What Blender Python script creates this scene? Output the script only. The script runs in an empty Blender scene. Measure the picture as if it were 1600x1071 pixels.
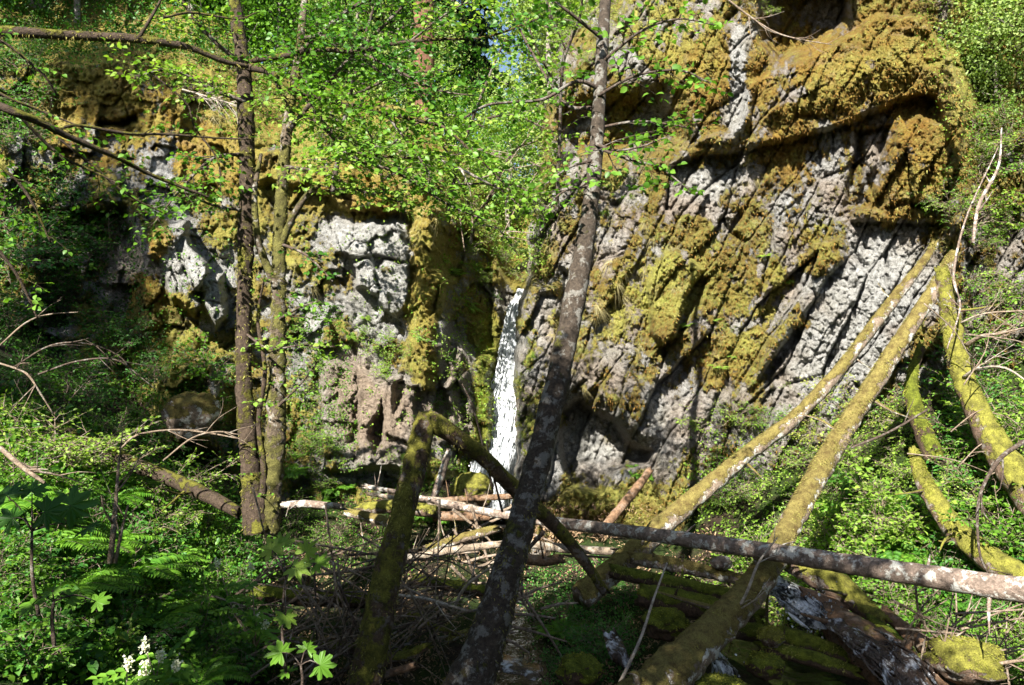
import bpy, math, random
import numpy as np
from mathutils import Vector
from mathutils.bvhtree import BVHTree

# ------------------------------------------------------------------ camera, world, sun
sc = bpy.context.scene
C = sc.collection
F = 1244.0; EYE = 3.5
cam_d = bpy.data.cameras.new('camera'); cam = bpy.data.objects.new('camera', cam_d); C.objects.link(cam)
cam_d.sensor_width = 36.0; cam_d.lens = 36.0*F/1600; cam_d.clip_end = 2000; cam_d.clip_start = 0.05
cam.location = (0, 0, EYE); cam.rotation_euler = (math.radians(90), 0, 0)
sc.camera = cam
SUN = np.array([-0.31, -0.69, 0.65]); SUN /= np.linalg.norm(SUN)
w = bpy.data.worlds.new('World'); sc.world = w; w.use_nodes = True
nt = w.node_tree; bg = nt.nodes['Background']
sky = nt.nodes.new('ShaderNodeTexSky'); sky.sky_type = 'NISHITA'; sky.sun_disc = False
sky.sun_elevation = math.asin(SUN[2]); sky.sun_rotation = math.atan2(SUN[0], SUN[1])
nt.links.new(sky.outputs[0], bg.inputs[0]); bg.inputs[1].default_value = 0.05
sl = bpy.data.lights.new('sun', 'SUN'); sl.energy = 5.0; sl.angle = math.radians(0.5); sl.color = (1, .95, .86)
so = bpy.data.objects.new('sun', sl); C.objects.link(so)
so.rotation_euler = Vector(tuple(-SUN)).to_track_quat('-Z', 'Y').to_euler()
sc.view_settings.view_transform = 'Standard'; sc.view_settings.look = 'None'
sc.view_settings.exposure = 1.9; sc.view_settings.gamma = 1.0
sc.render.engine = 'CYCLES'
sc.cycles.max_bounces = 5; sc.cycles.diffuse_bounces = 3; sc.cycles.glossy_bounces = 2
sc.cycles.transmission_bounces = 4; sc.cycles.use_denoising = True
sc.cycles.caustics_reflective = False; sc.cycles.caustics_refractive = False

rng = np.random.default_rng(7); R = random.Random(7)

def P(px, py, Y):
    return np.array([(px-800.0)/F*Y, Y, EYE-(py-535.5)/F*Y])

# ------------------------------------------------------------------ numpy noise
_perm = np.random.default_rng(3).permutation(256); _perm = np.concatenate([_perm, _perm, _perm])
_g = np.random.default_rng(4).normal(size=(256, 3)); _g /= np.linalg.norm(_g, axis=1)[:, None]
def perlin(x, y, z=0.0):
    x, y, z = np.broadcast_arrays(np.asarray(x, float), np.asarray(y, float), np.asarray(z, float))
    xi = np.floor(x).astype(int); yi = np.floor(y).astype(int); zi = np.floor(z).astype(int)
    xf, yf, zf = x-xi, y-yi, z-zi
    u = xf*xf*xf*(xf*(xf*6-15)+10); v = yf*yf*yf*(yf*(yf*6-15)+10); ww = zf*zf*zf*(zf*(zf*6-15)+10)
    r = 0
    for dx in (0, 1):
        for dy in (0, 1):
            for dz in (0, 1):
                h = _perm[_perm[_perm[(xi+dx) & 255]+((yi+dy) & 255)]+((zi+dz) & 255)]
                g = _g[h]
                d = g[..., 0]*(xf-dx)+g[..., 1]*(yf-dy)+g[..., 2]*(zf-dz)
                r = r+d*(u if dx else 1-u)*(v if dy else 1-v)*(ww if dz else 1-ww)
    return r*1.6
def fbm(x, y, z=0.0, o=4, gain=.5):
    s = 0; a = 1; t = 0
    for i in range(o):
        s = s+a*perlin(x*2**i+i*17.3, y*2**i+i*9.1, z*2**i+i*5.7); t += a; a *= gain
    return s/t
def billow(x, y, o=2):
    s = 0; a = 1; t = 0
    for i in range(o):
        s = s+a*np.abs(perlin(x*2**i+i*31.3, y*2**i+i*7.7, 3.3*i)); t += a; a *= .5
    return s/t
def hash2(i, j, k=0):
    return _perm[_perm[_perm[i & 255]+(j & 255)]+(k & 255)]/255.0
def cells(x, y, seed=0, jit=.85, cheb=False):
    xi = np.floor(x).astype(int); yi = np.floor(y).astype(int)
    d1 = np.full(x.shape, 9.0); d2 = np.full(x.shape, 9.0); r1 = np.zeros(x.shape); r2 = np.zeros(x.shape); r3 = np.zeros(x.shape)
    for a in (-1, 0, 1):
        for b in (-1, 0, 1):
            ci = xi+a; cj = yi+b
            cx = ci+.5+jit*(hash2(ci, cj, seed)-.5); cy = cj+.5+jit*(hash2(ci, cj, seed+7)-.5)
            d = np.maximum(np.abs(x-cx+.25*(y-cy)), np.abs(y-cy-.15*(x-cx))) if cheb else np.hypot(x-cx, y-cy)
            h1 = hash2(ci, cj, seed+13); h2 = hash2(ci, cj, seed+29)-.5; h3 = hash2(ci, cj, seed+41)-.5
            near = d < d1
            d2 = np.where(near, d1, np.minimum(d2, d))
            r2 = np.where(near, h2*(x-cx)+h3*(y-cy), r2)
            r1 = np.where(near, h1, r1); r3 = np.where(near, h3, r3); d1 = np.where(near, d, d1)
    return r1, r2, d2-d1          # value, tilt, edge distance
def sst(a, b, x):
    t = np.clip((x-a)/(b-a), 0, 1); return t*t*(3-2*t)
def polysd(x, y, pts):
    pts = np.array(pts, float); n = len(pts); d = np.full(x.shape, 1e9); ins = np.zeros(x.shape, bool)
    for i in range(n):
        ax, ay = pts[i]; bx, by = pts[(i+1) % n]
        ex, ey = bx-ax, by-ay; t = np.clip(((x-ax)*ex+(y-ay)*ey)/(ex*ex+ey*ey), 0, 1)
        d = np.minimum(d, np.hypot(x-ax-t*ex, y-ay-t*ey))
        c = ((ay > y) != (by > y)) & (x < (bx-ax)*(y-ay)/(by-ay+1e-12)+ax); ins ^= c
    return np.where(ins, d, -d)
def segd(x, y, a, b):
    ex, ey = b[0]-a[0], b[1]-a[1]; t = np.clip(((x-a[0])*ex+(y-a[1])*ey)/(ex*ex+ey*ey), 0, 1)
    return np.hypot(x-a[0]-t*ex, y-a[1]-t*ey), t

# ------------------------------------------------------------------ mesh helpers
def mesh_obj(name, V, Fs, mats, parent=None, loc=None, smooth=True, rnd=None, attrs=None, mi=None):
    """V Nx3, Fs list of face arrays (k x 3 or k x 4)."""
    V = np.asarray(V, float)
    if loc is not None: V = V-np.asarray(loc, float)
    Fs = [np.asarray(f, int) for f in Fs if len(f)]
    me = bpy.data.meshes.new(name)
    me.vertices.add(len(V)); me.vertices.foreach_set('co', V.astype(np.float32).ravel())
    loops = np.concatenate([f.ravel() for f in Fs]); tot = np.concatenate([np.full(len(f), f.shape[1]) for f in Fs])
    st = np.concatenate([[0], np.cumsum(tot)[:-1]])
    me.loops.add(len(loops)); me.loops.foreach_set('vertex_index', loops.astype(np.int32))
    me.polygons.add(len(tot)); me.polygons.foreach_set('loop_start', st.astype(np.int32))
    me.polygons.foreach_set('loop_total', tot.astype(np.int32))
    me.polygons.foreach_set('use_smooth', np.full(len(tot), smooth))
    if not isinstance(mats, (list, tuple)): mats = [mats]
    for m in mats: me.materials.append(m)
    if mi is not None: me.polygons.foreach_set('material_index', np.asarray(mi, np.int32))
    if rnd is not None:
        a = me.attributes.new('rnd', 'FLOAT', 'FACE'); a.data.foreach_set('value', np.asarray(rnd, np.float32))
    if attrs:
        for k, v in attrs.items():
            a = me.attributes.new(k, 'FLOAT', 'POINT'); a.data.foreach_set('value', np.asarray(v, np.float32).ravel())
    me.update(calc_edges=True)
    o = bpy.data.objects.new(name, me); C.objects.link(o)
    if parent is not None: o.parent = parent
    elif loc is not None: o.location = tuple(loc)
    return o
def tag(o, label=None, cat=None, group=None, kind=None):
    if label: o['label'] = label
    if cat: o['category'] = cat
    if group: o['group'] = group
    if kind: o['kind'] = kind
    return o
def thing(name, label, cat, loc=(0, 0, 0), group=None):
    o = bpy.data.objects.new(name, None); C.objects.link(o); o.location = tuple(float(v) for v in loc)
    return tag(o, label, cat, group)
def dup(root, loc, rot, s=1.0, label=None, group=None):
    r = root.copy(); C.objects.link(r); r.location = tuple(float(v) for v in loc); r.rotation_euler = rot
    r.scale = (s, s, s) if not isinstance(s, (tuple, list)) else s
    if label: r['label'] = label
    if group: r['group'] = group
    for ch in list(root.children):
        c = ch.copy(); C.objects.link(c); c.parent = r
    return r
def catmull(pts, step):
    pts = np.asarray(pts, float); out = []
    p = np.vstack([2*pts[0]-pts[1], pts, 2*pts[-1]-pts[-2]])
    for i in range(1, len(p)-2):
        L = np.linalg.norm(p[i+1, :3]-p[i, :3]); n = max(1, int(math.ceil(L/step)))
        for k in range(n):
            t = k/n
            out.append(.5*((2*p[i])+(-p[i-1]+p[i+1])*t+(2*p[i-1]-5*p[i]+4*p[i+1]-p[i+2])*t*t+(-p[i-1]+3*p[i]-3*p[i+1]+p[i+2])*t**3))
    out.append(p[-2]); return np.array(out)
class Geo:
    def __init__(s): s.V = []; s.Q = []; s.T = []; s.n = 0; s.qr = []; s.tr = []
    def add(s, V, Q=None, T=None, qr=None, tr=None):
        V = np.asarray(V, float)
        if Q is not None and len(Q): s.Q.append(np.asarray(Q)+s.n); s.qr.append(np.full(len(Q), .5) if qr is None else qr)
        if T is not None and len(T): s.T.append(np.asarray(T)+s.n); s.tr.append(np.full(len(T), .5) if tr is None else tr)
        s.V.append(V); s.n += len(V)
    def tube(s, pts, rad, sides=6, step=.15, bump=0.0, freq=6.0, cap=True, seed=0.0, jag=0.0, flat=1.0):
        pr = np.column_stack([np.asarray(pts, float), np.asarray(rad, float)])
        c = catmull(pr, step) if step else pr
        p = c[:, :3]; r = np.maximum(c[:, 3], .0008); n = len(p)
        t = np.gradient(p, axis=0); t /= np.linalg.norm(t, axis=1)[:, None]+1e-9
        a = np.array([0, 0, 1.]) if abs(t[0, 2]) < .8 else np.array([0, 1., 0])
        N = np.zeros((n, 3)); u = np.cross(t[0], a); u /= np.linalg.norm(u); N[0] = u
        for i in range(1, n):
            u = u-t[i]*np.dot(u, t[i]); u /= np.linalg.norm(u)+1e-9; N[i] = u
        B = np.cross(t, N)
        ang = np.arange(sides)/sides*2*math.pi
        ring = N[:, None, :]*np.cos(ang)[None, :, None]+B[:, None, :]*np.sin(ang)[None, :, None]
        rr = r[:, None]*np.ones((1, sides))
        if bump:
            q = p[:, None, :]+ring*r[:, None, None]
            nz = fbm(q[..., 0]*freq+seed, q[..., 1]*freq, q[..., 2]*freq, 4, .6)+.35*fbm(q[..., 0]*1.1+seed, q[..., 1]*1.1, q[..., 2]*1.1, 2)
            rr = rr*(1+bump*nz)
        V = p[:, None, :]+ring*rr[..., None]
        if jag:
            k = rng.normal(size=sides)*jag
            V[-1] += t[-1]*(k[:, None]); k = rng.normal(size=sides)*jag; V[0] += t[0]*k[:, None]
        V = V.reshape(-1, 3)
        i = np.arange(n-1)[:, None]*sides; j = np.arange(sides)[None, :]; j2 = (j+1) % sides
        Q = np.stack([i+j, i+j2, i+sides+j2, i+sides+j], -1).reshape(-1, 4)
        T = None
        if cap:
            V = np.vstack([V, p[0], p[-1]]); m = n*sides; jj = np.arange(sides); j2 = (jj+1) % sides
            T = np.vstack([np.stack([j2, jj, np.full(sides, m)], -1), np.stack([(n-1)*sides+jj, (n-1)*sides+j2, np.full(sides, m+1)], -1)])
        s.add(V, Q, T)
        return p, r, t
    def leaves(s, pos, d, nrm, size, width=.55, fold=.25, curl=.15, rn=None):
        """ovate folded leaves"""
        pos = np.asarray(pos, float); n = len(pos)
        if not n: return
        d = d/(np.linalg.norm(d, axis=1)[:, None]+1e-9)
        sd = np.cross(d, nrm); sd /= np.linalg.norm(sd, axis=1)[:, None]+1e-9; up = np.cross(sd, d)
        size = np.broadcast_to(size, (n,))[:, None]
        tpl = np.array([[0, 0, 0], [-.42, .28, fold*.42], [-.40, .62, fold*.3-.0], [0, 1, -curl], [.40, .62, fold*.3], [.42, .28, fold*.42], [0, .5, 0]])
        V = np.stack([pos+size*(sd*a*width*1.15+d*b+up*c) for a, b, c in tpl], 1).reshape(-1, 3)
        b = np.arange(n)[:, None]*7
        Q = np.vstack([b+np.array([[0, 6, 2, 1]]), b+np.array([[6, 0, 5, 4]])]); T = np.vstack([b+np.array([[6, 3, 2]]), b+np.array([[6, 4, 3]])])
        if rn is None: rn = rng.random(n)
        s.add(V, Q, T, np.tile(rn, 2), np.tile(rn, 2))
    def blades(s, pos, d, L, W, droop=.5, rn=None, seg=3):
        pos = np.asarray(pos, float); n = len(pos)
        if not n: return
        d = d/(np.linalg.norm(d, axis=1)[:, None]+1e-9)
        a = rng.normal(size=(n, 3)); sd = np.cross(d, a); sd /= np.linalg.norm(sd, axis=1)[:, None]+1e-9
        L = np.broadcast_to(L, (n,))[:, None]; W = np.broadcast_to(W, (n,))[:, None]
        vs = []
        for k in range(seg):
            t = k/seg; c = pos+d*L*t+np.array([0, 0, -1.])*L*droop*t*t
            ww = W*(1-t*.75); vs += [c-sd*ww/2, c+sd*ww/2]
        vs.append(pos+d*L*.97+np.array([0, 0, -1.])*L*droop)
        m = 2*seg+1; V = np.stack(vs, 1).reshape(-1, 3); b = np.arange(n)[:, None]*m
        Q = [b+np.array([[2*k, 2*k+1, 2*k+3, 2*k+2]]) for k in range(seg-1)]
        T = b+np.array([[2*seg-2, 2*seg-1, 2*seg]])
        if rn is None: rn = rng.random(n)
        s.add(V, np.vstack(Q) if Q else None, T, np.tile(rn, len(Q)), rn)
    def build(s, name, mat, parent=None, loc=None, smooth=True):
        fs = []; rn = []
        if s.Q: fs.append(np.vstack(s.Q)); rn.append(np.concatenate(s.qr))
        if s.T: fs.append(np.vstack(s.T)); rn.append(np.concatenate(s.tr))
        return mesh_obj(name, np.vstack(s.V), fs, mat, parent, loc, smooth, rnd=np.concatenate(rn))

# ------------------------------------------------------------------ materials
def newmat(name):
    m = bpy.data.materials.new(name); m.use_nodes = True; t = m.node_tree; t.nodes.clear()
    out = t.nodes.new('ShaderNodeOutputMaterial'); return m, t, out
class NB:
    def __init__(s, t): s.t = t
    def n(s, typ, **k):
        x = s.t.nodes.new(typ)
        for a, b in k.items(): setattr(x, a, b)
        return x
    def lk(s, a, b): s.t.links.new(a, b)
    def coord(s, which='Object'): return s.n('ShaderNodeTexCoord').outputs[which]
    def noise(s, vec, scale, detail=4, rough=.6, dist=0, dim='3D'):
        x = s.n('ShaderNodeTexNoise'); x.inputs['Scale'].default_value = scale; x.inputs['Detail'].default_value = detail
        x.inputs['Roughness'].default_value = rough; x.inputs['Distortion'].default_value = dist
        s.lk(vec, x.inputs['Vector']); return x.outputs['Fac']
    def vor(s, vec, scale, feat='F1', out='Distance'):
        x = s.n('ShaderNodeTexVoronoi', feature=feat); x.inputs['Scale'].default_value = scale; s.lk(vec, x.inputs['Vector']); return x.outputs[out]
    def map(s, vec, sc=(1, 1, 1), rot=(0, 0, 0)):
        x = s.n('ShaderNodeMapping'); x.inputs['Scale'].default_value = sc; x.inputs['Rotation'].default_value = rot
        s.lk(vec, x.inputs['Vector']); return x.outputs[0]
    def ramp(s, fac, stops, interp='LINEAR'):
        x = s.n('ShaderNodeValToRGB'); cr = x.color_ramp; cr.interpolation = interp
        while len(cr.elements) < len(stops): cr.elements.new(.5)
        for e, (p, c) in zip(cr.elements, stops):
            e.position = p; e.color = (c, c, c, 1) if not isinstance(c, tuple) else (*c, 1)
        s.lk(fac, x.inputs[0]); return x.outputs[0]
    def mix(s, fac, a, b, typ='MIX'):
        x = s.n('ShaderNodeMix', data_type='RGBA', blend_type=typ)
        for sock, v in ((x.inputs['Factor'], fac), (x.inputs[6], a), (x.inputs[7], b)):
            if hasattr(v, 'links') or hasattr(v, 'is_output'): s.lk(v, sock)
            elif isinstance(v, tuple): sock.default_value = (*v, 1)
            else: sock.default_value = v
        return x.outputs[2]
    def math(s, op, a, b=0.0, clamp=False):
        x = s.n('ShaderNodeMath', operation=op, use_clamp=clamp)
        for sock, v in ((x.inputs[0], a), (x.inputs[1], b)):
            if hasattr(v, 'is_output'): s.lk(v, sock)
            else: sock.default_value = v
        return x.outputs[0]
    def attr(s, name): x = s.n('ShaderNodeAttribute', attribute_name=name); return x.outputs['Fac']
    def bump(s, h, strength, dist):
        x = s.n('ShaderNodeBump'); x.inputs['Strength'].default_value = strength; x.inputs['Distance'].default_value = dist
        s.lk(h, x.inputs['Height']); return x.outputs[0]
    def bsdf(s, out, col, rough=.8, normal=None, spec=.3, disp=None):
        x = s.n('ShaderNodeBsdfPrincipled')
        if hasattr(col, 'is_output'): s.lk(col, x.inputs['Base Color'])
        else: x.inputs['Base Color'].default_value = (*col, 1)
        if hasattr(rough, 'is_output'): s.lk(rough, x.inputs['Roughness'])
        else: x.inputs['Roughness'].default_value = rough
        x.inputs['Specular IOR Level'].default_value = spec
        if normal is not None: s.lk(normal, x.inputs['Normal'])
        s.lk(x.outputs[0], out.inputs[0]); return x

def leafmat(name, a, b, trans=.4, rough=.45, spec=.3):
    m, t, out = newmat(name); k = NB(t)
    oi = k.n('ShaderNodeObjectInfo').outputs['Random']
    f = k.math('ADD', k.math('MULTIPLY', k.attr('rnd'), .7), k.math('MULTIPLY', oi, .3))
    col = k.mix(f, a, b)
    bs = k.bsdf(out, col, rough, spec=spec)
    tr = k.n('ShaderNodeBsdfTranslucent'); tc = k.mix(1.0, col, (1.0, 1.12, .45), 'MULTIPLY'); k.lk(tc, tr.inputs[0])
    mx = k.n('ShaderNodeMixShader'); mx.inputs[0].default_value = trans
    k.lk(bs.outputs[0], mx.inputs[1]); k.lk(tr.outputs[0], mx.inputs[2]); k.lk(mx.outputs[0], out.inputs[0])
    return m
M = {}
M['leaf'] = leafmat('leaf_green', (.035, .12, .010), (.18, .35, .035), .42)
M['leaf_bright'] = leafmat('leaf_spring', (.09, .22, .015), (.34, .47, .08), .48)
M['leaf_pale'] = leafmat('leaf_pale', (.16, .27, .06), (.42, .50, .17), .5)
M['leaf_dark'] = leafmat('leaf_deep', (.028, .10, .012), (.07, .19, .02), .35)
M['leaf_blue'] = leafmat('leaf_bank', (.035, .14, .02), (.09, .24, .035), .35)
M['leaf_yellow'] = leafmat('leaf_yellow', (.22, .30, .03), (.38, .42, .08), .4)
M['fern'] = leafmat('fern_green', (.05, .16, .012), (.16, .32, .03), .35)
M['grass'] = leafmat('grass_green', (.08, .20, .015), (.24, .34, .05), .3)
M['straw'] = leafmat('straw', (.30, .25, .10), (.52, .46, .24), .25, .7)
M['needle'] = leafmat('needle', (.012, .045, .018), (.05, .10, .03), .15, .6)
M['petal'] = leafmat('petal', (.7, .7, .55), (.85, .85, .72), .3)
M['litter'] = leafmat('litter', (.14, .08, .04), (.40, .28, .17), .1, .8)
M['mossf'] = leafmat('moss_fibre', (.13, .10, .025), (.38, .37, .11), .25, .9, .1)
M['mossg'] = leafmat('moss_green_fibre', (.13, .14, .02), (.32, .32, .06), .3, .9, .1)
M['mossd'] = leafmat('moss_brown_fibre', (.10, .045, .012), (.32, .19, .05), .2, .9, .1)

def cliffmat():
    m, t, out = newmat('mossy_rock'); k = NB(t); co = k.coord()
    moss = k.attr('moss'); lich = k.attr('lich'); warm = k.attr('warm'); dampa = k.attr('damp')
    n1 = k.noise(co, 2.2, 6, .65); n2 = k.noise(co, 14, 5, .7); n3 = k.noise(co, 55, 4, .7); n4 = k.noise(co, 6, 4, .6)
    rock = k.ramp(n2, [(.30, (.04, .038, .036)), (.42, (.16, .155, .145)), (.54, (.32, .315, .30)), (.68, (.52, .515, .495))])
    speck = k.ramp(n3, [(.50, 0.0), (.54, 1.0)])
    rock = k.mix(k.math('MULTIPLY', speck, .45), rock, (.60, .60, .58))
    dk = k.ramp(k.noise(co, 26, 3, .8), [(.36, 1.0), (.44, 0.0)])
    rock = k.mix(k.math('MULTIPLY', dk, .55), rock, (.05, .04, .03))
    rock = k.mix(k.ramp(k.noise(co, 1.1, 5, .7), [(.45, .0), (.65, .5)]), rock, k.ramp(n3, [(.3, (.10, .09, .06)), (.65, (.27, .24, .16))]))
    rock = k.mix(lich, rock, k.ramp(n2, [(.30, (.12, .12, .11)), (.44, (.34, .34, .32)), (.68, (.58, .58, .56))]))
    rock = k.mix(warm, rock, k.ramp(n2, [(.3, (.12, .085, .06)), (.7, (.38, .29, .21))]))
    mo = k.ramp(n4, [(.30, (.065, .040, .014)), (.44, (.17, .11, .024)), (.56, (.24, .20, .045)), (.70, (.31, .33, .08))])
    mo2 = k.ramp(n1, [(.42, (.13, .08, .018)), (.54, (.22, .18, .04)), (.64, (.30, .34, .09))])
    mo = k.mix(.5, mo, mo2); mo = k.mix(k.ramp(k.noise(co, 1.7, 5, .7), [(.52, .0), (.62, .55)]), mo, k.ramp(n2, [(.3, (.12, .10, .06)), (.6, (.36, .31, .20))])); mo = k.mix(k.ramp(k.noise(co, 3.1, 5, .7), [(.53, .0), (.62, .7)]), mo, k.ramp(n2, [(.3, (.10, .13, .02)), (.6, (.30, .34, .07))]))
    mo = k.mix(k.ramp(n3, [(.35, .45), (.6, 0.0)]), mo, (.045, .028, .005))
    wet = k.mix(dampa, mo, (.09, .15, .008))  # damp moss tone, also stands in for the gorge slot's darkness
    g = k.attr('green'); wet = k.mix(k.math('MULTIPLY', k.attr('rust'), .55), wet, k.ramp(n2, [(.32, (.15, .055, .008)), (.5, (.33, .15, .014)), (.66, (.42, .27, .03))])); wet = k.mix(g, wet, k.ramp(n2, [(.35, (.22, .24, .03)), (.65, (.48, .46, .12))]))
    e = k.math('ADD', moss, k.math('MULTIPLY', k.math('SUBTRACT', n3, .5), .9))
    e = k.math('ADD', e, k.math('MULTIPLY', k.math('SUBTRACT', n2, .5), .9))
    mask = k.ramp(e, [(.44, 0.0), (.52, 1.0)])
    col = k.mix(mask, rock, wet)
    h = k.math('ADD', k.math('MULTIPLY', n3, .5), k.math('MULTIPLY', n2, 1.0)); h = k.math('ADD', h, k.math('MULTIPLY', mask, .6))
    k.bsdf(out, col, k.ramp(dampa, [(0, .9), (1, .45)]), k.bump(h, 1.0, .12), .25)
    return m
M['cliff'] = cliffmat()
def groundmat():
    m, t, out = newmat('forest_floor'); k = NB(t); co = k.coord()
    n1 = k.noise(co, 1.4, 5, .6); n2 = k.noise(co, 18, 5, .7)
    soil = k.ramp(n2, [(.3, (.012, .008, .005)), (.55, (.035, .024, .015)), (.75, (.10, .07, .045))])
    gr = k.ramp(n2, [(.3, (.01, .018, .004)), (.6, (.03, .05, .008)), (.8, (.07, .10, .015))])
    col = k.mix(k.ramp(n1, [(.42, 0.0), (.56, 1.0)]), soil, gr)
    k.bsdf(out, col, .95, k.bump(n2, 1.0, .08), .2); return m
M['ground'] = groundmat()
def barkmat(name, base, moss_top, moss_amt, lichen=0.0, mosscol=((.11, .075, .018), (.23, .21, .045)), sc_=(1, 1, 1)):
    m, t, out = newmat(name); k = NB(t); co = k.map(k.coord(), sc_)
    n1 = k.noise(co, 3.2, 5, .65); n2 = k.noise(co, 20, 5, .7, .4); n3 = k.noise(co, 70, 4, .7)
    col = k.ramp(n2, [(.3, tuple(v*.35 for v in base)), (.55, base), (.75, tuple(min(.8, v*1.7) for v in base))])
    if lichen: col = k.mix(k.math('MULTIPLY', k.ramp(k.noise(co, 7.5, 5, .7), [(.52, 0.0), (.58, 1.0)]), lichen), col, k.ramp(n3, [(.3, (.42, .42, .38)), (.6, (.68, .68, .62))]))
    nz = k.n('ShaderNodeSeparateXYZ'); k.lk(k.n('ShaderNodeNewGeometry').outputs['Normal'], nz.inputs[0])
    e = k.math('ADD', k.math('MULTIPLY', nz.outputs[2], moss_top), k.math('MULTIPLY', n1, 1.6))
    e = k.math('ADD', e, k.math('MULTIPLY', n2, .5)); e = k.math('ADD', e, moss_amt-1.05)
    mask = k.ramp(e, [(.46, 0.0), (.56, 1.0)])
    mo = k.ramp(k.noise(co, 9, 5, .7), [(.35, mosscol[0]), (.62, mosscol[1])])
    mo = k.mix(k.ramp(n3, [(.35, .6), (.6, 0.0)]), mo, tuple(v*.25 for v in mosscol[0]))
    col = k.mix(mask, col, mo)
    h = k.math('ADD', n2, k.math('MULTIPLY', n3, .5)); h = k.math('ADD', h, k.math('MULTIPLY', mask, .5))
    k.bsdf(out, col, .9, k.bump(h, 1.0, .03), .2); return m
M['bark_moss'] = barkmat('bark_mossy', (.13, .10, .07), .2, .56, .3, ((.06, .055, .018), (.17, .16, .045)))
M['bark_centre'] = barkmat('bark_lichen', (.062, .048, .036), .1, .22, .22, ((.06, .055, .012), (.12, .12, .025)))
M['bark_dark'] = barkmat('bark_dark', (.07, .05, .035), .2, .42, 0, ((.06, .05, .01), (.17, .17, .025)))
M['bark_broken'] = barkmat('bark_broken', (.10, .065, .04), .2, .5, .15, ((.06, .055, .012), (.20, .19, .03)))
M['bark_grey'] = barkmat('bark_grey', (.23, .175, .14), .1, -.1, .75)
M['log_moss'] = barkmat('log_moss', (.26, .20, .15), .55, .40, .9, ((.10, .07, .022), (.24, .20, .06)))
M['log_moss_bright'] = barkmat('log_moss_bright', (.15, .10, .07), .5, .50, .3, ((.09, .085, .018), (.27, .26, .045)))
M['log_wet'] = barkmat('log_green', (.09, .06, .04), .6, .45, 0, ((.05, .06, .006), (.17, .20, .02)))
M['log_pale'] = barkmat('log_pale', (.30, .235, .17), .3, -.2, .3)
M['log_brown'] = barkmat('log_brown', (.20, .12, .07), .3, .0, .1)
M['red_bark'] = barkmat('red_bark', (.17, .085, .055), .1, -.1, 0, sc_=(1, 1, .3))
M['bark_far'] = barkmat('bark_far', (.26, .22, .19), .1, -.1, .4)
M['twig'] = barkmat('twig', (.24, .18, .13), .1, -.3, .2)
M['twig_white'] = barkmat('twig_white', (.42, .36, .29), .1, -.5, .2)
M['twig_dark'] = barkmat('twig_dark', (.09, .065, .05), .1, .1, .2)
def watermat(name, a, b, sc_, rough=.35, lo=.35, hi=.6):
    m, t, out = newmat(name); k = NB(t); co = k.map(k.coord(), sc_)
    n = k.noise(co, 5, 6, .65, .6); n2 = k.noise(co, 18, 4, .6)
    col = k.ramp(n, [(lo, a), (hi, b)])
    k.bsdf(out, col, rough, k.bump(k.math('ADD', n, n2), .8, .06), .5); return m
M['fall'] = watermat('white_water', (.30, .34, .37), (.66, .69, .71), (2.4, 2.4, .22), .4, .30, .52)
M['cascade'] = watermat('cascade_water', (.045, .030, .022), (.55, .58, .62), (1.2, 1.2, .6), .1, .52, .66)
M['foam'] = watermat('foam_water', (.03, .03, .03), (.70, .73, .76), (1, 1, 1), .2, .42, .58)
def streammat():
    m, t, out = newmat('stream_water'); k = NB(t); co = k.map(k.coord(), (1, 1, 1))
    n = k.noise(co, 4, 4, .6, .5)
    x = k.bsdf(out, (.014, .012, .009), .06, k.bump(n, .6, .06), .5); return m
M['stream'] = streammat()

# ------------------------------------------------------------------ terrain: cliffs as deep rock surfaces
def grid_faces(h, w_):
    i = np.arange(h-1)[:, None]*w_; j = np.arange(w_-1)[None, :]
    return np.stack([i+j, i+w_+j, i+w_+j+1, i+j+1], -1).reshape(-1, 4)
COL = []
def collide(Vg, keep=None):
    s = 4; g = Vg[::s, ::s]; h, w_ = g.shape[:2]; f = grid_faces(h, w_)
    if keep is not None: f = f[keep[::s, ::s].ravel()[f].all(1)]
    COL.append((g.reshape(-1, 3), f))
def to3d(x, y, D): return np.stack([(x-800)/F*D, D, EYE-(y-535.5)/F*D], -1)
def blobs(x, y, L):
    s = 0
    for cx, cy, rx, ry, a, amp in L:
        ca, sa = math.cos(math.radians(a)), math.sin(math.radians(a))
        u = ((x-cx)*ca+(y-cy)*sa)/rx; v = (-(x-cx)*sa+(y-cy)*ca)/ry
        s = s+amp*np.exp(-(u*u+v*v)**1.5)
    return s

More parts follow.
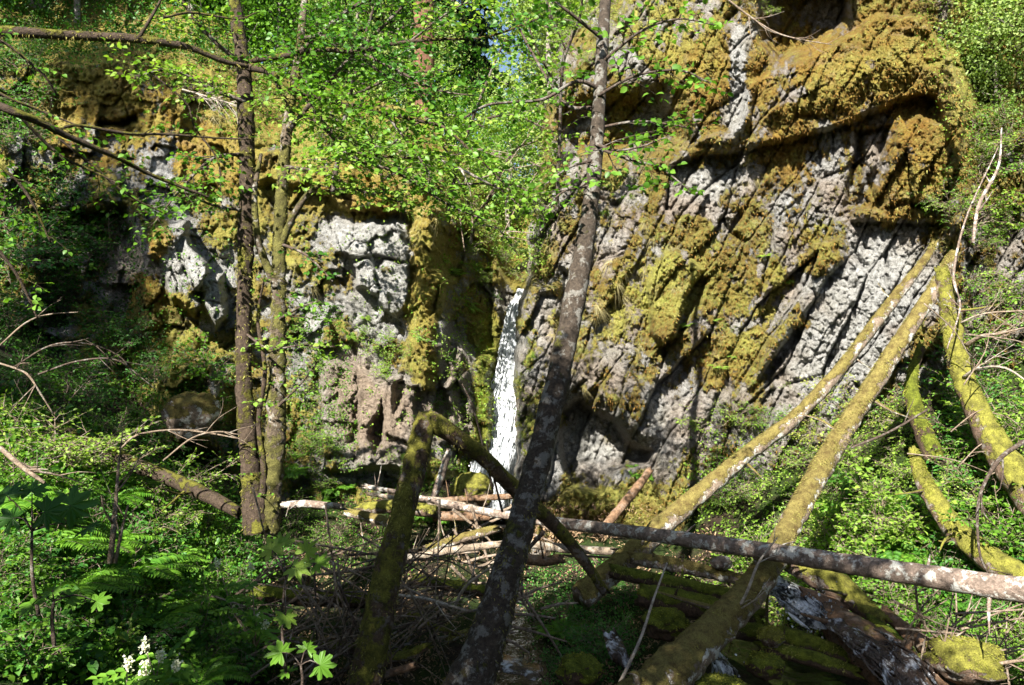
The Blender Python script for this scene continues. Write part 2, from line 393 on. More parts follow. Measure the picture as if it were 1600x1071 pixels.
def right_cliff():
    xs = np.arange(800, 1900, 1.6); ys = np.arange(-80, 905, 1.6); x, y = np.meshgrid(xs, ys)
    wx = 14*fbm(x/90, y/90, 1.5, 4); wy = 14*fbm(x/90, y/90, 8.5, 4); X = x+wx; Yp = y+wy
    D = np.interp(x, [800, 870, 950, 1100, 1300, 1500, 1700], [17.6, 16.9, 16.2, 15.4, 14.4, 13.4, 12.6])
    D = D+.0028*(560-y)
    # silhouette on the gorge side: the face turns away
    edge = np.interp(y, [-80, 120, 160, 280, 300, 430, 470, 560, 700, 800, 905], [905, 880, 868, 862, 852, 838, 824, 812, 814, 808, 796])+8*fbm(x/30, y/26, 4.2, 3)
    D = D+7*sst(0, 26, edge-x)
    top = np.interp(x, [800, 862, 900, 960, 1010, 1060], [150, 150, 110, 60, -10, -200])+10*fbm(x/30, y/30, 2.2, 3)
    D = D+np.clip(top-y, 0, 400)*.03
    D = D-.9*np.exp(-((x-835)/45)**2)*sst(430, 460, y)      # buttress beside the waterfall
    sd = lambda pts: polysd(X, Yp, pts)
    up = sd([(1165, 130), (1215, 100), (1262, 84), (1320, 50), (1370, 20), (1440, 20), (1492, 90), (1512, 190), (1500, 260), (1462, 172), (1445, 150), (1340, 186), (1290, 206), (1200, 228), (1110, 245), (1050, 262), (1080, 225), (1150, 190)])
    D = D-.62*sst(-3, 10, up)-.3*sst(10, 60, up)
    rid = sd([(1478, 60), (1510, 90), (1525, 200), (1530, 330), (1500, 420), (1470, 330), (1462, 200)]); D = D-.75*sst(-8, 22, rid)
    D = D+2.0*sst(-6, 14, sd([(1182, -90), (1320, -90), (1330, 30), (1262, 78), (1215, 96), (1188, 60)]))
    D = D+1.6*sst(-6, 14, sd([(1508, 90), (1545, 85), (1572, 110), (1560, 165), (1525, 175)]))
    D = D+1.3*sst(-8, 40, sd([(862, 175), (905, 150), (960, 130), (1040, 120), (1068, 190), (1085, 228), (1010, 262), (940, 262), (872, 285)]))
    D = D-.5*sst(-6, 16, sd([(1165, 50), (1185, 100), (1175, 190), (1130, 235), (1075, 225), (1050, 130), (1060, 40), (1120, 20)]))
    D = D-.35*sst(-3, 8, sd([(1330, 322), (1420, 318), (1476, 330), (1470, 352), (1400, 345), (1330, 345)]))
    D = D+.5*sst(-4, 8, sd([(1336, 200), (1395, 195), (1380, 250), (1362, 325), (1318, 325), (1330, 260)]))
    D = D-.55*sst(-4, 10, sd([(1400, 205), (1432, 178), (1470, 190), (1478, 320), (1378, 322), (1385, 260)]))
    D = D-.35*sst(-4, 10, sd([(1352, 205), (1385, 200), (1372, 262), (1345, 300), (1338, 250)]))
    D = D-.70*sst(-3, 9, sd([(1032, 398), (1062, 385), (1102, 424), (1080, 470), (1055, 530), (1035, 545), (1018, 530), (1012, 500), (1004, 460)]))
    D = D+.5*sst(-4, 8, sd([(1084, 450), (1112, 428), (1100, 480), (1040, 560), (1018, 560), (1060, 520)]))
    D = D-.4*sst(-3, 9, sd([(1268, 380), (1318, 372), (1330, 400), (1290, 450), (1180, 600), (1165, 610), (1210, 520), (1250, 440)]))
    D = D+.45*sst(-3, 7, sd([(1240, 500), (1252, 520), (1200, 598), (1188, 590)]))
    D = D+1.3*sst(-4, 10, sd([(872, 640), (905, 622), (935, 640), (965, 655), (988, 690), (1020, 705), (1012, 722), (960, 735), (940, 770), (885, 760), (868, 700)]))
    D = D-.45*sst(-4, 20, sd([(880, 560), (940, 540), (1020, 600), (1040, 690), (1010, 700), (975, 668), (940, 636), (905, 616), (872, 634)]))
    D = D-.4*sst(-4, 20, sd([(870, 740), (950, 715), (1010, 720), (990, 800), (860, 830)]))
    D = D+.5*sst(-5, 12, sd([(875, 415), (898, 420), (892, 500), (870, 520)]))
    D = D-1.7*sst(-6, 30, sd([(1165, -95), (1350, -95), (1345, -40), (1300, -25), (1200, -30), (1165, -50)]))
    # tilted basalt columns
    a = math.radians(27); u = X*math.cos(a)+Yp*math.sin(a); v = -X*math.sin(a)+Yp*math.cos(a)
    c1, t1, e1 = cells(u/44, v/190, 1); c2, t2, e2 = cells(u/20, v/75, 2); c3, t3, e3 = cells(x/13+.3*c1, y/16, 3)
    lower = sst(200, 260, Yp)
    D = D+(.55*(c1-.5)+.5*t1)*(.35+.65*lower)+(.20*(c2-.5)+.22*t2)*sst(-.45, .35, fbm(x/70, y/60, 71.3, 3))-.05*(c3-.5)
    c4, t4, e4 = cells(x/7+.4*c2, y/9, 5); D = D+.15*t3+.08*t4+.035*(c4-.5)+.05*(1-sst(0, .18, e3))
    D = D+.18*(1-sst(0, .10, e1))+.09*(1-sst(0, .14, e2))*sst(-.1, .4, fbm(x/45, y/45, 61.3, 3))
    D = D+.45*fbm(x/140, y/140, .7, 5)+.16*fbm(x/16, y/22, 5.5, 5, .65)
    rf = .5+.5*fbm(x/60, y/60, 7.7, 2)
    m = .42+.10*sst(360, 250, y)+.85*fbm(x/55, y/70, 3.1, 5)+.55*fbm(x/11, y/15, 6.1, 4, .7)+.2*(c3-.5)+.30*np.clip(-(t1), -.6, .6)+.25*(c2-.5)
    m = m+blobs(x, y, [(1330, 110, 150, 60, -15, .5), (1460, 230, 60, 120, 0, .45), (1250, 250, 60, 60, 0, .25), (1100, 90, 70, 80, 0, .25), (1390, 30, 70, 60, 0, .5), (1560, 120, 60, 120, 0, .4), (1400, 332, 70, 14, 0, .6), (1290, 400, 40, 26, -30, .5),
        (1060, 420, 50, 90, 25, .35), (990, 400, 40, 140, 25, .2), (1150, 420, 70, 60, 0, .3), (1130, 540, 60, 70, 20, .25), (960, 800, 120, 50, 0, .5),
        (1370, 450, 95, 70, -40, -.75), (1300, 560, 90, 60, -30, -.55), (1250, 650, 80, 40, -20, -.3), (1300, 270, 40, 60, 20, -.35), (1153, 120, 14, 80, 0, -.8), (1110, 290, 70, 30, -20, -.6), (930, 690, 60, 40, 0, -.9), (1070, 650, 60, 60, -30, -.4), (1020, 320, 90, 30, -10, -.25), (1240, 150, 40, 14, -15, -.6), (1360, 100, 10, 12, 0, -.6)])
    D = D-.07*np.clip(m-.35, 0, .5)*(1.2-2.2*billow(x/5.5+40, y/5, 2))*1.3-.025*sst(.42, .55, m)
    D = D+.035*fbm(x/5, y/5, 1.1, 2)
    Vg = to3d(x, y, D); collide(Vg, (edge-x < 24) & (top-y < 70))
    m = np.where((edge-x < 20) & (top-y < 60), m, 0)
    g = np.clip(blobs(x, y, [(1060, 440, 50, 60, 25, .7), (980, 480, 40, 130, 25, .5), (1200, 480, 50, 150, 30, .5), (1450, 300, 40, 60, 0, .3), (930, 300, 80, 30, 0, .6), (960, 780, 140, 80, 0, .6), (1540, 60, 60, 200, 0, .7), (1380, 110, 150, 40, -20, .35), (1040, 40, 100, 80, 0, .6), (840, 560, 40, 200, 0, .5)])*(.5+1.2*(fbm(x/40, y/40, 6.6, 3)+.3)), 0, .9)
    lich = np.clip(blobs(x, y, [(1370, 460, 100, 80, -40, .8), (1290, 580, 90, 60, -30, .6), (930, 690, 60, 40, 0, .7), (1153, 120, 14, 80, 0, .5), (1110, 290, 60, 24, -20, .4)]), 0, 1)*(.3+.8*rf)
    warm = np.clip(.35+1.1*fbm(x/70, y/60, 9.1, 3)-1.2*lich, 0, .7)
    dampa = np.clip(sst(30, 0, np.abs(x-edge-6))*sst(480, 540, y), 0, 1)
    ff = grid_faces(*x.shape); ff = ff[((edge-x < 24) & (top-y < 70)).ravel()[ff].all(1)]
    o = mesh_obj('cliff', Vg.reshape(-1, 3), [ff], M['cliff'], attrs={'moss': m, 'lich': lich, 'warm': warm, 'damp': dampa, 'green': g, 'rust': np.clip(blobs(x, y, [(1330, 120, 190, 110, -15, .9), (1430, 260, 90, 110, 0, .9), (1100, 90, 80, 100, 0, .7), (1240, 240, 60, 50, 0, .8), (1250, 420, 60, 60, 0, .6), (930, 220, 60, 80, 0, .5), (1180, 480, 60, 60, 0, .4), (980, 430, 60, 60, 0, .4), (1130, 600, 60, 60, 0, .4)])*(.6+.9*fbm(x/30, y/30, 88.8, 3)), 0, .9)})
    tag(o, 'tall sunlit mossy cliff of tilted rock columns right of the waterfall', 'cliff', kind='structure')
    fibres(Vg, m, x, y, 80000, 'moss', 'orange and yellow moss fibres on the right cliff', g)
def fibres(Vg, m, x, y, n, name, label, g):
    h, w_ = m.shape
    i = rng.integers(1, h-2, n*4); j = rng.integers(1, w_-2, n*4); k = m[i, j] > .52
    i, j = i[k][:n], j[k][:n]
    p = Vg[i, j]+rng.normal(size=(len(i), 3))*.008
    nn = np.cross(Vg[i, j+1]-Vg[i, j-1], Vg[i-1, j]-Vg[i+1, j]); nn /= np.linalg.norm(nn, axis=1)[:, None]+1e-9
    nn = np.where((nn[:, 1] > 0)[:, None], -nn, nn)
    d = nn*.7+rng.normal(size=nn.shape)*.45+np.array([0, 0, -.15])
    gg = rng.random(len(i)) < .25+.7*g[i, j]
    for sel, mat in ((gg, M['mossf']), (~gg, M['mossd'])):
        G = Geo(); q = p[sel]
        G.blades(q, d[sel], .02+.035*rng.random(len(q)), .010+.012*rng.random(len(q)), .5, seg=1)
        o = G.build('moss', mat, smooth=False); tag(o, label, 'moss', kind='stuff')

def left_cliff():
    xs = np.arange(-320, 905, 2.0); ys = np.arange(-80, 905, 2.0); x, y = np.meshgrid(xs, ys)
    wx = 13*fbm(x/50, y/50, 11.5, 4, .6); wy = 13*fbm(x/50, y/50, 18.5, 4, .6); X = x+wx; Yp = y+wy
    D = np.interp(x, [-70, 100, 240, 400, 640, 690, 730, 765, 790, 815, 850, 905], [15.6, 16.2, 16.3, 16.9, 17.4, 17.6, 18.8, 19.3, 20.2, 20.4, 19.5, 19.5])
    k = sst(730, 780, x)*sst(880, 840, x)                         # the chute rises away behind the fall
    D = D+k*np.interp(y, [-80, 300, 455, 560, 700, 800], [1.2, 1.2, 1.0, .2, -.8, -1.4])
    D = D+.0034*(600-y)*(1-k)
    top = np.interp(x, [-70, 60, 200, 330, 420, 640, 700, 760, 800, 840, 905], [40, 110, 96, 130, 225, 280, 330, 400, 452, 440, 380])+10*fbm(x/35, y/30, 12.2, 3)
    D = D+np.clip(top-y, 0, 600)*.028
    sd = lambda pts: polysd(X, Yp, pts)
    D = D-.45*sst(-3, 12, sd([(440, 230), (660, 285), (700, 330), (650, 345), (600, 335), (540, 330), (480, 300), (400, 290), (380, 240)]))
    gl = blobs(x, y, [(280, 400, 50, 60, -60, 1.), (335, 460, 30, 50, 0, 1.), (600, 430, 55, 65, 0, 1.), (580, 372, 70, 34, 0, 1.)]); sm = 1-.8*np.clip(gl, 0, 1)
    D = D-.0*sst(-3, 30, sd([(60, 130), (200, 90), (300, 130), (360, 200), (390, 300), (310, 320), (230, 300), (160, 260), (90, 230)]))
    D = D+.7*sst(-3, 8, sd([(150, 180), (180, 188), (215, 175), (215, 192), (185, 200), (150, 196)]))
    D = D-1.2*sst(-3, 8, sd([(236, 352), (290, 348), (300, 380), (322, 410), (330, 430), (352, 425), (356, 495), (335, 510), (318, 480), (300, 500), (262, 460), (258, 420), (228, 395)]))
    D = D+.6*sst(-3, 8, sd([(300, 455), (318, 440), (322, 475), (310, 478)]))
    D = D-.35*sst(-2, 4, sd([(290, 395), (318, 400), (326, 420), (316, 455), (292, 440)]))
    D = D-.55*sst(-2, 5, sd([(555, 408), (575, 405), (590, 420), (602, 410), (640, 408), (636, 480), (620, 498), (600, 480), (590, 462), (556, 448)]))
    D = D-.35*sst(-2, 5, sd([(520, 345), (548, 350), (640, 345), (640, 408), (560, 402), (525, 392)]))
    D = D-.75*sst(-9, 20, sd([(652, 335), (676, 318), (696, 345), (690, 400), (700, 440), (680, 480), (690, 540), (676, 610), (655, 620), (640, 560), (628, 500), (642, 440), (634, 390)]))
    D = D+.8*sst(-4, 10, sd([(690, 370), (720, 350), (770, 400), (775, 540), (740, 560), (700, 520)]))
    D = D-.7*sst(-3, 14, sd([(716, 520), (750, 545), (776, 560), (776, 700), (750, 720), (700, 700), (690, 600)]))
    D = D-.6*sst(-3, 8, sd([(500, 560), (650, 600), (655, 730), (500, 740)]))
    D = D+.7*sst(-2, 9, sd([(572, 690), (578, 655), (594, 622), (604, 650), (598, 700), (584, 712)]))+.6*sst(-2, 10, sd([(606, 606), (628, 590), (648, 612), (630, 628), (618, 650)]))+.5*sst(-2, 8, sd([(541, 690), (548, 650), (562, 618), (564, 660), (556, 700)]))
    D = D-.9*sst(-5, 25, sd([(240, 540), (340, 560), (370, 640), (350, 720), (240, 720)]))
    D = D+.9*sst(-5, 14, sd([(60, 330), (200, 320), (226, 400), (214, 510), (60, 520)]))
    rk = sst(-.2, .25, fbm(x/50, y/50, 33.3, 3)); c1, t1, e1 = cells((x+.5*wx)/46, (y+.5*wy)/74, 21, cheb=True); c2, t2, e2 = cells((x+.4*wx)/24, (y+.4*wy)/30, 22, cheb=True)
    c3, t3, e3 = cells(X/12, Yp/15, 24, cheb=True); c4, t4, e4 = cells(X/6, Yp/7, 25)
    D = D+(.10*t3+.05*(c3-.5)+.03*t4)*sm+.5*(c1-.5)*(1-.4*np.clip(gl, 0, 1))+.4*t1+(.16*(c2-.5)+.22*t2)*(.4+.6*sm)+.16*(1-sst(0, .06, e1))*rk+.07*(1-sst(0, .08, e2))*rk
    D = D+.35*fbm(x/120, y/120, .7, 3)+.06*fbm(x/15, y/20, 5.5, 5, .6)*sm
    m = .54+.75*fbm(x/60, y/55, 13.1, 5)+.5*fbm(x/12, y/14, 6.1, 4, .7)
    gl = (.6+.9*fbm(x/25, y/40, 55.5, 4))*blobs(x, y, [(280, 400, 50, 60, -60, 1.), (335, 460, 30, 50, 0, 1.), (600, 430, 55, 65, 0, 1.), (580, 372, 70, 34, 0, .8), (230, 270, 50, 40, 40, .6), (480, 500, 40, 60, 0, .3), (570, 500, 30, 30, 0, .5), (300, 575, 20, 15, 0, .6), (740, 600, 18, 50, 0, .5)])
    wm = blobs(x, y, [(590, 650, 90, 70, 0, 1.), (540, 580, 40, 50, 0, .7), (730, 640, 50, 80, 0, .6), (700, 560, 30, 40, 0, .5), (200, 420, 50, 80, 0, .5)])
    m = m-.95*gl-.65*wm+blobs(x, y, [(150, 150, 90, 50, 0, .45), (330, 260, 80, 50, 0, .4), (560, 300, 110, 36, 8, .6), (662, 460, 26, 150, 0, .75), (230, 470, 30, 60, 0, .5), (250, 375, 26, 30, 0, .7), (290, 540, 70, 30, 0, .5), (300, 650, 70, 60, 0, .3), (760, 620, 22, 120, 0, .9), (820, 620, 22, 160, 0, .9), (740, 760, 60, 40, 0, .6)])
    D = D-.10*np.clip(m-.35, 0, 1)*(1.2-2.2*billow(x/10+40, y/9, 2))*1.3-.05*sst(.42, .55, m)+.03*fbm(x/6, y/6, 1.1, 2)
    Vg = to3d(x, y, D); collide(Vg, top-y < 110)
    m = np.where(top-y < 100, m, 0)+.9*sst(-5, 15, top-y)
    dampa = np.clip(blobs(x, y, [(762, 630, 26, 150, 0, 1.), (822, 620, 26, 170, 0, 1.), (740, 760, 60, 40, 0, .8)]), 0, 1)  # wet rock by the fall, plus slot shade put into the colour
    g = np.clip(.35+.9*fbm(x/40, y/40, 6.6, 3)+blobs(x, y, [(120, 130, 80, 60, 0, .2), (300, 640, 80, 80, 0, .3)]), 0, .8)
    ff = grid_faces(*x.shape); ff = ff[(top-y < 110).ravel()[ff].all(1)]
    o = mesh_obj('cliff', Vg.reshape(-1, 3), [ff], M['cliff'], attrs={'moss': m, 'lich': np.clip(gl*.9, 0, 1), 'warm': np.clip(wm+.25*fbm(x/50, y/50, 3.3), 0, .9), 'damp': dampa, 'green': g*.6, 'rust': np.clip(.25+blobs(x, y, [(200, 190, 150, 90, 0, .8), (340, 260, 90, 60, 0, .7), (560, 300, 110, 40, 8, .7), (240, 430, 40, 60, 0, .8), (662, 420, 26, 120, 0, .6)])*(.6+.9*fbm(x/30, y/30, 88.8, 3)), 0, .9)})
    tag(o, 'broken grey and mossy cliff left of the waterfall', 'cliff', kind='structure')
    fibres(Vg, m, x, y, 26000, 'moss', 'moss fibres on the left cliff', g)

def gz(x, y):
    xL = -3.2+np.clip(10-y, 0, 12)*.30-np.clip(y-12, 0, 5)*.4
    xR = 2.6+np.clip(15-y, 0, 9)*.55
    z = -.35-.05*np.clip(12-y, -3, 6)
    z = z+.72*np.clip(xL-x, 0, 11)+.75*np.clip(x-xR, 0, 12)
    z = z+.8*np.clip(x-4.8, 0, 4)*sst(9, 7, y)+1.75*sst(5.5, 1.5, y)+.35*np.clip(y-15, 0, 3)*(1-sst(1.2, 0, np.abs(x+.3)))
    z = z+.18*fbm(x*.8, y*.8, .3, 4)+.05*fbm(x*4, y*4, 2.3, 3)
    # stream bed
    bx = np.interp(y, [4, 8, 10, 12, 14, 17], [3.6, 3.9, 3.6, 3.1, 1.0, -.4]); z = z-.35*np.exp(-((x-bx)/.8)**2)
    bx2 = np.interp(y, [4, 9, 12, 17], [-.6, .2, .3, -.3]); z = z-.35*np.exp(-((x-bx2)/.7)**2)
    return z
def ground():
    xs = np.concatenate([np.linspace(-60, -14, 30), np.arange(-13.9, 14, .08), np.linspace(14.1, 60, 30)])
    ys = np.concatenate([np.linspace(-40, 2.9, 30), np.arange(3, 20, .08)])
    x, y = np.meshgrid(xs, ys); z = gz(x, y)
    z = np.where(np.abs(x) > 14, np.minimum(z, 9), z)
    Vg = np.stack([x, y, z], -1); collide(Vg[::, ::][:, :])
    o = mesh_obj('ground', Vg.reshape(-1, 3), [grid_faces(*x.shape)[:, ::-1]], M['ground']); tag(o, kind='structure')
    # plateau and hill above the falls
    xs = np.linspace(-90, 90, 181); ys = np.concatenate([np.linspace(19.2, 50, 90), np.linspace(52, 160, 40)]); x, y = np.meshgrid(xs, ys)
    zc = np.interp(x, [-90, -12, -9, -5, -2, -1, .6, 1.6, 4, 8, 90], [13, 11, 9.2, 7.6, 6.2, 4.9, 4.8, 6, 9.5, 11, 13])
    z = zc+.30*np.clip(y-20, 0, 25)+.6*fbm(x*.15, y*.15, 2, 4)+.15*fbm(x, y, 2, 3)
    z = np.where((np.abs(x-.3) < 2.2) & (y < 21.8), z-3, z)
    V2 = np.stack([x, y, z], -1); COL.append((V2.reshape(-1, 3), grid_faces(*x.shape)))
    o = mesh_obj('hill', V2.reshape(-1, 3), [grid_faces(*x.shape)[:, ::-1]], M['ground']); tag(o, kind='structure')
right_cliff(); left_cliff(); ground()
BV = []
for V, Fq in COL: BV.append(BVHTree.FromPolygons([tuple(v) for v in V.tolist()], Fq.tolist()))
def hit(px, py):
    d = Vector(((px-800)/F, 1, -(py-535.5)/F)); L = d.length; d.normalize(); best = None
    for b in BV:
        h, n, i, dist = b.ray_cast(Vector((0, 0, EYE)), d)
        if h is not None and (best is None or dist < best[2]): best = (np.array(h), np.array(n), dist)
    if best is None: return None
    p, n, _ = best
    if np.dot(n, p-np.array([0, 0, EYE])) > 0: n = -n
    return p, n
def ground_z(x, y):
    z = -9
    for b in BV:
        h, n, i, d = b.ray_cast(Vector((x, y, 30)), Vector((0, 0, -1)))
        if h is not None: z = max(z, h.z)
    return z

# ------------------------------------------------------------------ water
def sheet(name, path, width, mat, label, depth=None, noise=.06, fr=3.0, ny=90, nx=14, bulge=.05, ribbons=0, rwl=.3, spl=4):
    """path: list (px,py,Y), width px list -> a curved sheet of water with thickness"""
    pts = np.array([P(*p) for p in path]); wm = np.array([w_*p[2]/F for w_, p in zip(width, path)])
    c = catmull(np.column_stack([pts, wm]), .05); p = c[:, :3]; ww = c[:, 3]; n = len(p)
    s = np.linspace(-.5, .5, nx)
    X = p[:, 0][:, None]+ww[:, None]*s; Y = p[:, 1][:, None]-bulge*np.cos(s*math.pi)[None]*2; Z = np.repeat(p[:, 2][:, None], nx, 1)
    q = fbm(X*fr*2.2, Z*fr*.5, Y*.5, 4); Y = Y-noise*q*2
    X = X+.05*fbm(Z*2.5, X*.4, 7.7, 3)+np.where(np.abs(s) > .45, 1, 0)[None]*.06*fbm(Z*5, X, 2.2, 3)
    Zn = Z+.04*fbm(X*6, Z*3, 1.2, 3)
    front = np.stack([X, Y, Zn], -1); back = front+np.array([0, .25, 0])
    V = np.vstack([front.reshape(-1, 3), back.reshape(-1, 3)]); f = grid_faces(n, nx); m = n*nx
    e1 = np.array([[i*nx, i*nx+m, (i+1)*nx+m, (i+1)*nx] for i in range(n-1)]); e2 = e1+nx-1
    o = mesh_obj(name, V, [f, f[:, ::-1]+m, e1, e2[:, ::-1]], mat); tag(o, label, 'water', kind='structure')
    if not ribbons: return o
    G = Geo(); T = len(c)
    for k in range(ribbons):
        s0 = rng.uniform(-.56, .56); a = rng.integers(0, max(1, T-6)); b = min(T, a+rng.integers(5, max(6, int(T*rwl)))); i = np.arange(a, b, 2)
        if len(i) < 3: continue
        q = p[i].copy(); q[:, 0] += ww[i]*(s0+.05*np.sin(i*.3+k)); q[:, 1] -= rng.uniform(.02, .16); q += rng.normal(size=q.shape)*.012*[1, 1, .5]
        rr = np.sin(np.linspace(.25, math.pi-.1, len(i)))*rng.uniform(.008, .03); G.tube(q, rr, 5, None, cap=False)
    m = ribbons*spl; i = rng.integers(int(T*.3), T, m) if ribbons < 100 else np.clip(T-1-np.abs(rng.normal(size=m)*T*.12).astype(int), 0, T-1)
    q = p[i]+np.stack([ww[i]*rng.normal(size=m)*.42, -.05-.12*rng.random(m), .10*rng.normal(size=m)], 1)
    G.leaves(q, rng.normal(size=(m, 3)), rng.normal(size=(m, 3))+[0, -1, .5], .012+.03*rng.random(m), .9)
    tag(G.build(name, mat), label, 'water', kind='structure'); return o
sheet('waterfall', [(818, 452, 20.3), (806, 490, 20.0), (800, 530, 19.7), (795, 575, 19.2), (787, 620, 18.8), (785, 660, 18.5), (777, 710, 18.2), (770, 750, 18.0), (768, 800, 17.9)], [20, 28, 30, 34, 44, 58, 64, 60, 54], M['fall'], 'white waterfall dropping down the narrow gorge', nx=26, noise=.12, fr=5, ribbons=260, rwl=.45, spl=3)
sheet('water', [(1205, 908, 9.9), (1235, 925, 9.7), (1262, 950, 9.4), (1285, 978, 9.2)], [40, 62, 66, 50], M['foam'], 'white stream cascade below the crossing log', nx=24, noise=.12, fr=5, ribbons=60, rwl=.6)
sheet('water', [(1318, 975, 8.9), (1370, 1010, 8.5), (1410, 1050, 8.2), (1440, 1100, 8.0)], [60, 78, 80, 80], M['cascade'], 'thin water sliding over the wet brown log', nx=24, fr=6, ribbons=40, rwl=.6, spl=1)
sheet('water', [(1118, 1022, 9.0), (1130, 1045, 8.8), (1136, 1085, 8.6)], [16, 26, 30], M['foam'], 'small white cascade beside the leaning mossy log', nx=20, fr=6, ribbons=20, rwl=.8)
sheet('water', [(955, 995, 9.6), (962, 1015, 9.4), (975, 1040, 9.3)], [20, 30, 24], M['cascade'], 'dark trickle between the mossy logs', nx=20, fr=6)
sheet('water', [(770, 1035, 9.2), (800, 1046, 9.1), (830, 1056, 9.0)], [30, 50, 40], M['cascade'], 'dark trickle behind the leaning trunk', nx=20, fr=6)
def stream():
    xs = np.arange(-2.6, 6.5, .06); ys = np.arange(4.5, 13.5, .06); x, y = np.meshgrid(xs, ys)
    z = -.62-.04*np.clip(12-y, 0, 6)+.02*fbm(x*5, y*5, 1, 3)
    o = mesh_obj('stream', np.stack([x, y, z], -1).reshape(-1, 3), [grid_faces(*x.shape)[:, ::-1]], M['stream']); tag(o, kind='structure')
stream()

# ------------------------------------------------------------------ plants: builders
class LV:
    def __init__(s): s.p = []; s.d = []; s.n = []; s.s = []
    def add(s, p, d, n, z): s.p.append(p); s.d.append(d); s.n.append(n); s.s.append(z)
    def put(s, G, width=.55, rn=None):
        if s.p: G.leaves(np.array(s.p), np.array(s.d), np.array(s.n), np.array(s.s), width, rn=rn)
def nv(): return rng.normal(size=3)
def unit(v): return v/(np.linalg.norm(v)+1e-9)
UP = np.array([0, 0, 1.])
def twig(tw, lv, p, d, L, r, size, gap, droop=.15, sub=.5, lev=0, up=.6):
    n = 5; pts = [p]; q = p.copy(); dd = unit(d)
    for i in range(n-1):
        dd = unit(dd+nv()*.12-UP*droop*.3); q = q+dd*L/(n-1); pts.append(q.copy())
    pts = np.array(pts); tw.tube(pts, np.linspace(r, r*.25, n), 3 if r < .008 else 5, None, cap=False)
    m = max(2, int(L/gap)); sgn = 1
    for k in range(m):
        t = (k+.6)/m
        if t < .12: continue
        f = t*(n-1); i = min(int(f), n-2); a = pts[i]+(pts[i+1]-pts[i])*(f-i); tg = unit(pts[i+1]-pts[i])
        sd = unit(np.cross(tg, UP)+nv()*.15); sgn = -sgn
        if lev < 1 and rng.random() < sub*(1-t*.6):
            twig(tw, lv, a, tg*.7+sd*sgn*.8+UP*.05, L*(.3+.35*rng.random()), r*.55, size, gap, droop, sub, lev+1, up)
        else:
            lv.add(a, tg*.45+sd*sgn*.9+nv()*.25-UP*.15, UP*up+nv()*.5+np.array([-.1, -.3, .1]), size*(.6+.7*rng.random()))
    lv.add(pts[-1], dd, UP*up+nv()*.4, size)
def spray(tw, lv, path, L, step, size, gap, start=.12, droop=.1, sub=.5):
    c = catmull(path, .1); s = np.concatenate([[0], np.cumsum(np.linalg.norm(np.diff(c, axis=0), axis=1))]); T = s[-1]; x = T*start; sgn = 1
    while x < T:
        i = min(np.searchsorted(s, x), len(c)-2); tg = unit(c[i+1]-c[i]); sd = unit(np.cross(tg, UP)+nv()*.2); sgn = -sgn; t = x/T
        twig(tw, lv, c[i], tg*.6+sd*sgn*.9+UP*(rng.random()*.5-.15), L*(1-.45*t)*(.5+.7*rng.random()), .009*(1-.5*t), size, gap, droop, sub)
        x += step*(.6+.8*rng.random())
def ppath(L): return np.array([P(*q) for q in L])
def pr(L, wpx): return [w_*q[2]/F/2 for w_, q in zip(wpx, L)]

def make_shrub(name, label, cat, group, h, ns, size, leaf, spread=.5, gap=.06, droop=.3, sub=.6, stem='twig', width=.55):
    t = thing(name, label, cat, (0, -50, 0), group); a = Geo(); b = Geo(); lv = LV()
    for i in range(ns):
        d = unit(np.array([*(rng.normal(size=2)*spread), 1.0])); L = h*(.5+.6*rng.random())
        st = np.array([*(rng.normal(size=2)*.08*h), -.05])
        pts = [st]; dd = d.copy()
        for k in range(5):
            dd = unit(dd+nv()*.12-UP*droop*.12*k); pts.append(pts[-1]+dd*L/5)
        a.tube(np.array(pts), np.linspace(.008, .002, 6)*max(.6, h), 4, None, cap=False)
        spray(a, lv, np.array(pts), L*.42, .09*max(.7, h), size, gap, .25, droop*.6, sub)
    lv.put(b, width); off = np.array([0, -50., 0])
    a.build('stem', M[stem], t); b.build('foliage', M[leaf], t); return t
def make_fern(name, label, group, L, n, mat, pin=26):
    t = thing(name, label, 'fern', (0, -50, 0), group); a = Geo(); b = Geo(); lv = LV(); rn = []
    for i in range(n):
        az = i/n*2*math.pi+rng.random()*.6; l = L*(.7+.4*rng.random()); o = np.array([math.cos(az), math.sin(az), 0]); el = .7+.5*rng.random()
        ts = np.linspace(0, 1, 9); pts = np.array([o*l*(.55*x+.35*x*x)+UP*l*(el*x-.75*el*x*x) for x in ts])
        a.tube(pts, np.linspace(.004, .001, 9), 3, None, cap=False); sd = np.cross(o, UP)
        for k in range(pin):
            x = .1+.9*(k+.5)/pin; f = x*8; j = min(int(f), 7); p = pts[j]+(pts[j+1]-pts[j])*(f-j); tg = unit(pts[j+1]-pts[j]); w_ = l*.20*math.sin(math.pi*min(1, (1-x)*.85+.12))
            nn = np.cross(sd, tg)
            for sg in (-1, 1): lv.add(p, sd*sg+tg*.35-UP*.1, nn+nv()*.15, w_*(.85+.3*rng.random()))
    b.leaves(np.array(lv.p), np.array(lv.d), np.array(lv.n), np.array(lv.s), .26)
    a.build('stem', M['twig_dark'], t); b.build('frond', M[mat], t); return t
def make_tuft(name, label, cat, group, L, n, mat, up=.6, wid=.008, down=.8):
    t = thing(name, label, cat, (0, -50, 0), group); b = Geo()
    d = rng.normal(size=(n, 3))*.6+np.array([0, 0, up]); b.blades(rng.normal(size=(n, 3))*.035*[1, 1, .3], d, L*(.5+.6*rng.random(n)), wid, down, seg=4)
    b.build('blade', M[mat], t); return t
USED = set()
